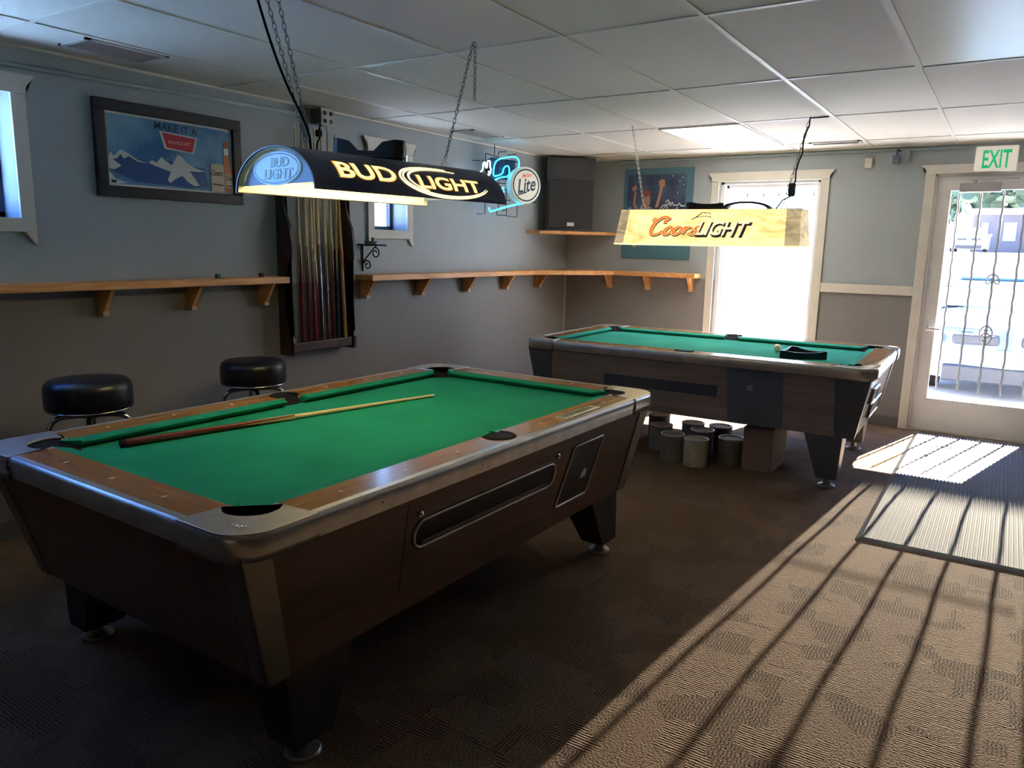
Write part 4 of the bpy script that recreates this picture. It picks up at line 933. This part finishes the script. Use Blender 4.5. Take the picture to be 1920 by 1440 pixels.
bm = bmesh.new(); lathe(bm, [(.02, .001), (.035, .001), (.05, .02), (.047, .022), (.03, .008), (.001, .007)], 20); o = link('bowl', bm, mat('smoked_glass', (.55, .56, .53), .1, trans=.6), t, smooth=True)
bm = bmesh.new(); lathe(bm, [(.009, .0), (.009, .035), (.004, .04), (.001, .04)], 10, (.02, .0, .008)); o = link('chalk_holder', bm, mat('dark_brown_cap', (.06, .035, .03), .5), t)

# junction box with outlets near the ceiling
jb = thing('outlet_box', 'grey outlet box with four sockets high on the left wall', 'outlet box', (0, -3.46, 2.24))
rel(link('box_body', B((.001, .10, -3.52, -3.41, 2.244, 2.338)), mat('galvanised_box', (.16, .16, .16), .5, .5)), jb)
rel(link('cover_plate', B((.10, .106, -3.522, -3.408, 2.230, 2.340)), mat('pale_plate', (.42, .42, .40), .5), bevel=.002), jb)
bm = bmesh.new()
for yy in (-3.492, -3.438):
    for zz in (2.26, 2.31): lathe(bm, [(.016, .0), (.016, .0015), (.012, .0015), (.012, .0)], 12, (.1062, yy, zz), 'X'); bx(bm, .1065, .1075, yy-.004, yy-.002, zz-.005, zz+.005); bx(bm, .1065, .1075, yy+.003, yy+.005, zz-.005, zz+.005)
rel(link('socket', bm, mat('socket_grey', (.18, .18, .17), .5)), jb)
bm = bmesh.new(); tube(bm, [(.07, -3.5, 2.235), (.075, -3.52, 2.19), (.06, -3.50, 2.15), (.07, -3.53, 2.12), (.05, -3.52, 2.05)], .006, 6); bx(bm, .055, .085, -3.53, -3.50, 2.16, 2.20)
rel(link('plugged_cord', bm, RUBBER), jb)

# neon sign ------------------------------------------------------
NA = .42
ns = thing('neon_sign', 'blue neon number 2 sign with a white round disc near the corner', 'neon sign', (.19, -1.480, 2.010))
ns.rotation_euler = (0, 0, -NA)      # local x = outward normal, y = right along sign
S = 172.
def nzp(z_x, z_y, d=0.):           # from zoomed coords of the sign to local plane
    px, py = 860+z_x/11.075, 280+z_y/11.075; return (d, (px-950)/S, (343-py)/200.)
NEON = mat('cyan_neon_tube', (.1, .6, .9), .3, emit=(.02, .55, 1.0), estr=3.2); NEONW = mat('white_neon_tube', (.8, .9, .95), .3, emit=(.75, .92, 1.0), estr=2.2)
def ntube(name, pts, m, r=.006, d=.05, parent=ns):
    bm = bmesh.new(); tube(bm, [nzp(x, y, d) for x, y in smooth_pts(pts, 1)], r, 7); return link(name, bm, m, parent, smooth=True)
ntube('neon_tube', [(1190, 440), (1225, 320), (1200, 220), (1110, 185), (960, 220), (830, 255), (750, 320), (720, 450), (715, 580), (800, 570), (900, 520), (910, 430), (960, 370), (1020, 380), (1030, 500), (1000, 570), (860, 595), (740, 650), (700, 760)], NEON)
ntube('neon_tube', [(640, 1170), (660, 1240), (700, 1235), (900, 1165), (1100, 1105), (1320, 1055)], NEON, .007)
ntube('neon_tube', [(470, 530), (520, 480), (520, 360), (560, 330), (570, 440), (600, 440), (600, 320), (640, 300), (655, 330), (650, 420), (680, 470), (640, 520), (620, 500)], NEONW, .006)
ntube('neon_tube', [(540, 590), (580, 560), (600, 620), (630, 540), (680, 500), (640, 560), (610, 640), (660, 640), (650, 690)], NEONW, .005)
ntube('neon_tube', [(920, 780), (870, 830), (900, 870), (930, 850)], NEON, .009)
bm = bmesh.new()
fr = [[(600, 170), (600, 1290), (450, 1295)], [(600, 170), (850, 215)], [(770, 0), (770, 180)], [(840, 180), (850, 120), (1000, 100)], [(1020, 170), (1190, 130)], [(350, 315), (500, 315)], [(830, 1190), (830, 1300), (1010, 1300)],
      [(1020, 1150), (1020, 1310), (1230, 1325), (1235, 1100)], [(1380, 1015), (1630, 1025)], [(700, 240), (1260, 280), (1260, 380)], [(1010, 270), (1010, 1150)], [(600, 700), (1000, 700)], [(850, 200), (860, 1190)], [(600, 1000), (1100, 1010)]]
for pl in fr: tube(bm, [nzp(x, y, .02) for x, y in pl], .004, 5)
for x_, y_ in ((600, 300), (1020, 1200), (1000, 300)): p_ = nzp(x_, y_, .02); tube(bm, [p_, (-.05, p_[1]-.0, p_[2])], .004, 5)
bx(bm, -.20, -.16, -.1, .05, .10, .13)
link('wire_frame', bm, IRON, ns)
# transformer block at the back
bm = bmesh.new(); c_ = nzp(850, 420)
bx(bm, -.03, .018, nzp(700, 0)[1], nzp(1180, 0)[1], nzp(0, 620)[2], nzp(0, 250)[2]); link('backing_panel', bm, mat('deep_blue_backing', (.012, .015, .05), .5), ns)
cx_, cy_ = nzp(1290, 720)[1:]
dk = math.radians(0)
bm = bmesh.new(); lathe(bm, [(.0, .0), (.155, .0), (.158, .01), (.158, .075), (.15, .08)], 48, (.03, cx_+.0, cy_), 'X')
for v in bm.verts: v.co.y = cx_+(v.co.y-cx_)*1.0
dsc = link('disc_body', bm, mat('disc_rim_plastic', (.6, .68, .62), .4, emit=(.75, .95, .9), estr=.08), ns, smooth='auto')
bm = bmesh.new(); prism(bm, [(cx_+.148*math.cos(2*PI*k/48), cy_+.148*math.sin(2*PI*k/48)) for k in range(48)], .108, .1115, lambda p, q, t: (t, p, q)); link('disc_face', bm, mat('disc_face_cream', (.8, .78, .66), .4, emit=(1, .97, .82), estr=.10), dsc)
bm = bmesh.new(); ribbon(bm, [(cx_+.133*math.cos(2*PI*k/48), cy_+.133*math.sin(2*PI*k/48)) for k in range(48)], .0065, lambda p, q: (.1125, p, q), True); link('disc_ring', bm, mat('disc_navy', (.015, .06, .09), .4), dsc, recalc=False)
tb = text_bm('Lite', bold=.018); mapbm(tb, lambda u, v: (.1127, cx_-.085+u*.18+v*.012, cy_-.075+v*.125+u*.035)); link('disc_lettering', tb, mat('disc_navy', (.015, .06, .09), .4), dsc, recalc=False)
tb = text_bm('Miller', bold=.01, shear=.3); mapbm(tb, lambda u, v: (.1128, cx_-.045+u*.11, cy_+.058+v*.034+u*.02)); link('disc_script', tb, mat('disc_red', (.6, .12, .06), .4, emit=(1, .2, .1), estr=.15), dsc, recalc=False)
bm = bmesh.new(); ribbon(bm, smooth_pts([(cx_-.085, cy_-.085), (cx_-.03, cy_-.07), (cx_+.01, cy_-.055)]), .006, lambda p, q: (.1127, p, q)); link('disc_underline', bm, MATS['disc_navy'], dsc, recalc=False)

# speaker on corner shelf ------------------------------------------------------
cs = thing('corner_shelf', 'honey wood corner shelf carrying the black loudspeaker', 'shelf', (.2, -.2, 1.6))
bm = bmesh.new(); prism(bm, [(.001, -.80), (.15, -.80), (.58, -.22), (.58, -.001), (.001, -.001)], 1.598, 1.628, XY); rel(link('shelf_board', bm, OAKX, bevel=.003), cs)
spk = thing('loudspeaker', 'large black loudspeaker on the corner shelf under the ceiling', 'loudspeaker', (.2, -.36, 1.628), -.87+PI/2)
# local: +x? build with front toward -y
spk.rotation_euler = (0, 0, math.radians(42))
SB = mat('charcoal_carpet_cabinet', (.085, .085, .092), .8, bump=.3, bscale=200)
bm = bmesh.new(); fw_, bw_, fd, bd, hh = .245, .07, .15, .15, .705
hexa(bm, [(-fw_, -fd, 0), (fw_, -fd, 0), (bw_, bd, 0), (-bw_, bd, 0)], [(-fw_, -fd, hh), (fw_, -fd, hh), (bw_, bd, hh), (-bw_, bd, hh)]); link('speaker_cabinet', bm, SB, spk, bevel=.008)
link('speaker_grille', B((-.225, .225, -fd-.016, -fd, .03, .485)), mat('black_grille', (.04, .038, .037), .7, bump=.5, bscale=900), spk, bevel=.006)
bm = bmesh.new(); hexa(bm, [(-.20, -fd-.002, .53), (.20, -fd-.002, .53), (.20, -fd-.002, .67), (-.20, -fd-.002, .67)], [(-.09, -fd+.06, .57), (.09, -fd+.06, .57), (.09, -fd+.06, .63), (-.09, -fd+.06, .63)])
bmesh.ops.delete(bm, geom=[f for f in bm.faces if abs(f.calc_center_median().y-(-fd-.002)) < .001], context='FACES')
link('horn', bm, mat('horn_black', (.03, .03, .033), .4), spk)
link('horn_rim', B((-.21, .21, -fd-.008, -fd, .52, .535), (-.21, .21, -fd-.008, -fd, .665, .68), (-.21, -.195, -fd-.008, -fd, .535, .665), (.195, .21, -fd-.008, -fd, .535, .665)), SB, spk)
link('speaker_badge', B((-.035, .035, -fd-.019, -fd-.016, .05, .085)), mat('silver_badge', (.6, .6, .58), .35, .4), spk, bevel=.002)
text('badge_lettering', 'audio', BLACK, spk, lambda u, v: (-.022+u*.044, -fd-.0195, .06+v*.014)) if False else None

# poster on the back wall ------------------------------------------------------
ps = thing('poster', 'blue sports poster of a person raising both fists, behind the cream lamp', 'poster', (1.01, 0, 1.38))
pX0, pX1, pZ0, pZ1 = .657, 1.372, 1.380, 2.250
rel(link('poster_sheet', B((pX0, pX1, -.012, -.001, pZ0, pZ1)), mat('poster_teal_border', (.075, .17, .22), .35)), ps)
pq = lambda off: (lambda p, q: (pX0+p*(pX1-pX0), -.0122-off*4, pZ0+q*(pZ1-pZ0)))
def crowd_mat():
    m = bpy.data.materials.new('poster_crowd'); m.use_nodes = True; n = m.node_tree.nodes; l = m.node_tree.links; b = n['Principled BSDF']; b.inputs['Roughness'].default_value = .35
    g = n.new('ShaderNodeNewGeometry'); nz = n.new('ShaderNodeTexNoise'); nz.inputs['Scale'].default_value = 5; nz.inputs['Detail'].default_value = 7; l.new(g.outputs['Position'], nz.inputs['Vector'])
    r = n.new('ShaderNodeValToRGB'); r.color_ramp.elements[0].position = .35; r.color_ramp.elements[1].position = .75; r.color_ramp.elements[0].color = (.025, .035, .08, 1); r.color_ramp.elements[1].color = (.10, .14, .24, 1)
    l.new(nz.outputs[0], r.inputs[0]); l.new(r.outputs[0], b.inputs['Base Color']); return m
poly('poster_picture', [(.05, .28), (.90, .28), (.90, .93), (.05, .93)], crowd_mat(), .0002, ps, pq)
SK = mat('poster_skin', (.42, .22, .15), .4); JR = mat('poster_jersey', (.36, .38, .42), .4)
polys('poster_jersey', [[(.22, .30), (.20, .50), (.24, .56), (.32, .58), (.40, .58), (.44, .55), (.47, .46), (.46, .30)]], JR, .0005, ps, pq)
polys('poster_figure', [[(.29, .56), (.28, .66), (.30, .72), (.35, .73), (.39, .70), (.40, .62), (.36, .56)], [(.44, .55), (.52, .58), (.57, .77), (.54, .80), (.50, .66), (.44, .48)], [(.22, .55), (.18, .62), (.19, .74), (.16, .76), (.14, .62), (.19, .48)],
    [(.52, .79), (.51, .86), (.56, .88), (.60, .86), (.60, .80), (.56, .78)], [(.13, .75), (.12, .80), (.18, .82), (.20, .77)]], SK, .0008, ps, pq)
polys('poster_cap', [[(.28, .68), (.29, .75), (.35, .77), (.40, .74), (.40, .70)]], mat('poster_cap_red', (.25, .06, .05), .4), .0010, ps, pq)
polys('poster_fan', [[(.06, .34), (.07, .56), (.11, .58), (.14, .48), (.13, .34)]], mat('poster_cyan_fan', (.2, .5, .62), .4), .0009, ps, pq)
bm = bmesh.new(); f_ = pq(.0011)
for pts in ([(.55, .55), (.58, .59), (.63, .60), (.66, .56), (.62, .52), (.58, .54), (.64, .60), (.70, .62)], [(.62, .62), (.66, .66), (.68, .60), (.70, .58), (.72, .64), (.74, .58), (.76, .60), (.79, .58), (.82, .62), (.84, .58), (.90, .585)], [(.60, .50), (.68, .49), (.76, .53), (.80, .57)]):
    ribbon(bm, smooth_pts(pts), .0055, lambda p, q: f_(p, q))
rel(link('poster_signature', bm, WHITEP, recalc=False), ps)
polys('poster_speckle', [[(x, y), (x+.02, y+.01), (x+.01, y+.02)] for x, y in ((.80, .84), (.84, .88), (.78, .72), (.86, .80), (.70, .90), (.60, .34), (.68, .32), (.55, .38))], WHITEP, .0010, ps, pq)
polys('poster_gold_mark', [[(.16, .125), (.22, .125), (.22, .20), (.16, .20)]], mat('poster_gold', (.4, .33, .12), .4), .0005, ps, pq)
ptext('GREAT TASTE IN GREAT FORM', .25, .88, .155, .195, mat('poster_grey_ink', (.42, .46, .52), .4), .0006, ps, pq, nm='poster_lettering', bold=.01)

# ------------------------------------------------------------------ stools
def stool(loc, lab, D, H_):
    t = thing('bar_stool', lab, 'bar stool', loc, group='black round bar stools'); r = D/2
    bm = bmesh.new(); lathe(bm, [(.001, H_), (r*.6, H_+.002), (r*.88, H_-.004), (r*.97, H_-.018), (r, H_-.04), (r, H_-.115), (r*.97, H_-.135), (r*.9, H_-.14), (.001, H_-.14)], 40); link('seat', bm, mat('black_vinyl', (.007, .007, .010), .33, bump=.05, bscale=30), t, smooth=True)
    bm = bmesh.new(); tube(bm, [(r*.97*math.cos(k*PI/20), r*.97*math.sin(k*PI/20), H_-.13) for k in range(40)], .004, 6, True); link('seat_band', bm, CHROME, t, smooth=True)
    bm = bmesh.new(); lathe(bm, [(.03, H_-.175), (.07, H_-.165), (.07, H_-.14)], 20); link('swivel', bm, BLACK, t)
    for k in range(4):
        an = PI/4+k*PI/2+.25; c_, s_ = math.cos(an), math.sin(an)
        prof = [(.04, H_-.165), (r*.62, H_-.168), (r*.80, H_-.18), (r*.92, H_-.21), (r*.96, H_-.26), (r*1.02, .4), (r*1.12, .012)]
        bm = bmesh.new(); tube(bm, [(c_*q, s_*q, z) for q, z in smooth_pts(prof, 2)], .0125, 8); lg = link('leg', bm, CHROME, t, smooth=True)
        bm = bmesh.new(); lathe(bm, [(.016, 0), (.016, .02)], 10, (c_*r*1.12, s_*r*1.12, 0)); link('rubber_foot', bm, RUBBER, lg)
    bm = bmesh.new(); tube(bm, [(r*1.06*math.cos(k*PI/20), r*1.06*math.sin(k*PI/20), .28) for k in range(40)], .010, 8, True); link('foot_ring', bm, CHROME, t, smooth=True)
    return t
stool((.63, -5.43, 0), 'black vinyl bar stool nearest the left edge, behind the near pool table', .355, .86)
stool((.50, -4.445, 0), 'black vinyl bar stool below the cue rack', .355, .82)

# ------------------------------------------------------------------ cans and box under the far table
GALV = mat('tin_can', (.62, .61, .60), .4, .25, noise=.1)
def can(x, y, lab, r=.083, h=.19, body=(.25, .23, .19), lid=True, key='a'):
    t = thing('paint_can', lab, 'can', (x, y, 0), group='paint cans under the far pool table')
    bm = bmesh.new(); lathe(bm, [(r-.003, 0), (r, .004), (r, h-.004), (r-.002, h)], 28); link('can_body', bm, mat('can_paper_'+key, body, .55, noise=.25, nscale=12), t, smooth='auto')
    bm = bmesh.new(); lathe(bm, [(r-.001, h-.006), (r+.003, h-.002), (r+.003, h+.002), (r-.008, h+.004), (r-.012, h-.006), (.001, h-.005)], 28); link('can_lid', bm, GALV, t, smooth='auto')
    return t
can(1.80, -1.62, 'furthest left can, touching the shadow of the near table corner', key='g', body=(.16, .15, .14))
can(1.95, -1.95, 'pale-lidded can at the left of the group, behind the grey front can', key='a', body=(.2, .2, .2))
can(2.125, -2.17, 'grey can with a dull lid, left of the front cream can', key='b', body=(.17, .16, .15))
can(2.31, -2.205, 'cream-bodied can at the very front of the group', key='c', body=(.42, .37, .26))
can(2.12, -1.74, 'bright silver-lidded can in the back middle of the group', key='d', body=(.3, .3, .3))
can(2.255, -1.92, 'violet-tinted lid can just behind the cream front can', key='e', body=(.12, .12, .2))
can(2.325, -1.72, 'can with a pale green lid at the back right of the group', key='f', body=(.18, .17, .15))
can(2.50, -2.02, 'plain brown can beside the cardboard box', .088, .185, (.14, .12, .10), key='h')
o = link('cardboard_box', B((2.60, 2.80, -2.10, -1.72, .001, .30)), mat('brown_cardboard', (.25, .17, .12), .8, noise=.1), bevel=.003); tag(o, 'brown cardboard box standing on the carpet under the far table', 'box')

# ------------------------------------------------------------------ floor mat
mt = thing('door_mat', 'long grey ribbed door mat with black vinyl edge in front of the door', 'mat', (4.0, -1.6, 0))
bm = bmesh.new(); x_ = 3.505
while x_ < 4.69:
    prism(bm, [(x_, .006), (x_+.0035, .012), (x_+.0095, .012), (x_+.013, .006)], -3.0, -.12, lambda p, q, t: (p, t, q)); x_ += .0215
bx(bm, 3.50, 4.70, -3.0, -.12, .001, .007)
rel(link('ribbed_pile', bm, mat('grey_ribbed_fibre', (.095, .085, .08), .85)), mt)
bm = bmesh.new(); hexa(bm, [(3.475, -3.035, 0.001), (4.725, -3.035, .001), (4.70, -3.0, .001), (3.50, -3.0, .001)], [(3.48, -3.03, .003), (4.72, -3.03, .003), (4.70, -3.0, .012), (3.50, -3.0, .012)])
hexa(bm, [(3.475, -3.035, .001), (3.50, -3.0, .001), (3.50, -.12, .001), (3.475, -.1, .001)], [(3.48, -3.03, .003), (3.50, -3.0, .010), (3.50, -.12, .010), (3.48, -.1, .003)])
rel(link('vinyl_edge', bm, mat('black_vinyl_edge', (.02, .02, .02), .3)), mt)

# ------------------------------------------------------------------ outside
GZ = -.12
g = struct('ground', B((-60, 80, .16, 120, GZ-.1, GZ)), mat('bleached_concrete', (.72, .71, .68), .85, noise=.06, nscale=.6)); g.name = 'ground_outside'
struct('floor', B((-60, -.2, -60, .16, GZ-.1, GZ)), MATS['bleached_concrete']).name = 'ground_side'
tag(link('painted_parking_patch', B((2.6, 5.1, 9.5, 17.0, GZ+.002, GZ+.006)), mat('aqua_road_paint', (.16, .50, .55), .7)), 'pale aqua painted patch on the parking lot outside', 'painted patch')
tag(link('parking_line', B((2.0, 3.2, 30.5, 30.7, GZ+.002, GZ+.006)), mat('grey_line', (.15, .15, .16), .7)), 'dark line on the lot below the far white car', 'road marking')
def car(loc, rotz, lab, paint, Lc=4.4, Wc=1.76, Hc=1.32, name='car'):
    t = thing(name, lab, 'car', loc, rotz); w2 = Wc/2
    # side profile (y from front 0 to back L, z)
    low = [(0, .22), (-.02, .55), (.0, .78), (.10, .86), (1.15, .98)]; cab = [(1.15, .98), (1.85, Hc-.05), (2.3, Hc), (3.1, Hc-.02), (3.85, 1.02)]; back = [(3.85, 1.02), (Lc-.06, .96), (Lc, .62), (Lc-.02, .24)]
    prof = low+back[0:]+[(Lc-.4, .18), (.4, .18)]
    rows = []; bm = bmesh.new()
    for fx, ins in ((-1, .0), (-.97, 0), (-.6, 0), (0, 0), (.6, 0), (.97, 0), (1, 0)):
        row = []
        for y, z in prof:
            # round the nose in plan view and crown the hood
            yy = y+(.28*abs(fx)**3 if y < .35 else (-.2*abs(fx)**3 if y > Lc-.3 else 0)); zz = z-(.05 if abs(fx) > .99 else 0)*(1 if z > .5 else 0)-.05*abs(fx)**2*(1 if z > .6 else 0)
            row.append(bm.verts.new((fx*w2, yy, zz)))
        rows.append(row)
    n_ = len(prof)
    for a_ in range(len(rows)-1):
        for k in range(n_): bm.faces.new((rows[a_][k], rows[a_][(k+1) % n_], rows[a_+1][(k+1) % n_], rows[a_+1][k]))
    bm.faces.new(rows[0][::-1]); bm.faces.new(rows[-1]); link('car_body', bm, paint, t, smooth='auto')
    bm = bmesh.new(); A_ = [(x*(w2-.08 if z < 1 else w2-.22), y, z) for x in (-1, 1) for y, z in cab]; n_ = len(cab)
    V = [bm.verts.new(p) for p in A_]
    for k in range(n_-1): bm.faces.new((V[k], V[k+1], V[n_+k+1], V[n_+k]))
    bm.faces.new(V[:n_]); bm.faces.new(V[n_:][::-1]); link('windows', bm, mat('car_glass', (.25, .5, .5), .08, coat=.5), t, smooth='auto')
    link('roof', B((-(w2-.24), w2-.24, 1.95, 3.2, Hc-.03, Hc+.01)), paint, t, bevel=.02)
    gr = link('grille', B((-.55, -.10, -.03, .2, .62, .74), (.10, .55, -.03, .2, .62, .74)), mat('dark_grille', (.02, .022, .03), .5), t, bevel=.03)
    link('lower_grille', B((-.62, .62, -.03, .2, .20, .38)), MATS['dark_grille'], t, bevel=.02)
    for s_ in (-1, 1):
        link('headlight', B((s_*.78-.13, s_*.78+.13, .03, .35, .60, .74)), mat('headlight_lens', (.8, .82, .85), .08, coat=1), t, bevel=.03)
        for yy in (.85, 3.5):
            bm = bmesh.new(); lathe(bm, [(.2, -.1), (.31, -.1), (.32, -.08), (.32, .08), (.31, .1), (.2, .1)], 24, (s_*(w2-.1), yy, .32), 'X'); link('wheel', bm, RUBBER, t, smooth='auto')
        bm = B((s_*(w2+.05)-.07, s_*(w2+.05)+.07, 1.45, 1.58, .88, .98)); link('mirror', bm, paint, t, bevel=.02)
    link('license_plate', B((-.155, .155, -.05, -.03, .42, .58)), WHITEP, t, bevel=.004)
    return t
BLUEP = mat('silver_blue_car_paint', (.10, .15, .28), .22, .3, coat=1.); WHP = mat('white_car_paint', (.78, .78, .78), .25, coat=1.)
car((4.08, 2.6, GZ), 0, 'silver-blue car parked nose-in right outside the glass door', BLUEP, Hc=1.31)
car((1.9, 40.5, GZ+1.75), 0, 'small white car far across the lot, seen through the door', WHP)
# far rise the white car stands on, beyond the lot
struct('ground_far', B((-40, 60, 38, 90, GZ-.1, GZ+1.745)), MATS['bleached_concrete'])
bd = thing('far_building', 'long grey building with a white eave across the lot', 'building', (4, 50, GZ+1.745))
rel(link('building_wall', B((1.6, 40, 50, 60, 1.6, 4.2), (4.2, 40, 51, 60, 4.2, 7.5)), mat('mauve_stucco', (.085, .08, .095), .8)), bd)
rel(link('white_eave', B((1.4, 41, 49.4, 51, 4.0, 4.35)), mat('white_eave_paint', (.75, .75, .75), .6)), bd)
for k, xw in enumerate((2.1, 3.3, 4.6, 7.5, 11)): rel(link('building_window', B((xw, xw+(.35 if k == 0 else .65), 49.95, 50.0, 2.4, 3.5)), mat('bright_pane', (.7, .75, .8), .1)), bd)
def tree(x, y, z, r, lab, seed):
    random.seed(seed); t = thing('tree', lab, 'tree', (x, y, z)); bm = bmesh.new(); tube(bm, [(0, 0, 0), (.05, 0, r*.8), (0, 0, r*1.5)], .15, 8, r2=.08); link('trunk', bm, mat('bark', (.12, .09, .07), .9), t)
    bm = bmesh.new()
    for k in range(260):
        d = Vector((random.gauss(0, 1), random.gauss(0, 1), random.gauss(0, .8))).normalized()*r*random.uniform(.55, 1); c_ = d+Vector((0, 0, r*1.7)); s_ = r*.16
        n_ = Vector((random.uniform(-1, 1), random.uniform(-1, 1), random.uniform(-1, 1))).normalized(); u_ = n_.orthogonal().normalized(); v_ = n_.cross(u_)
        bm.faces.new([bm.verts.new(c_+u_*s_*math.cos(a_)*1.3+v_*s_*math.sin(a_)) for a_ in [q*PI/3 for q in range(6)]])
    link('foliage', bm, mat('grey_green_leaves', (.05, .085, .05), .8), t, recalc=False)
tree(-.3, 44, GZ+1.745, 1.5, 'leafy tree left of the far building, seen through the door', 3); tree(2.6, 66, GZ+1.745, 3.6, 'taller tree rising behind the far building roof', 5)
bm = bmesh.new(); tube(bm, [(4.6, 44, GZ+1.745), (4.72, 44, 5.2)], .06, 8); o = link('street_sign_post', bm, mat('white_post', (.75, .75, .75), .5)); tag(o, 'thin white post standing across the lot before the far building', 'post')
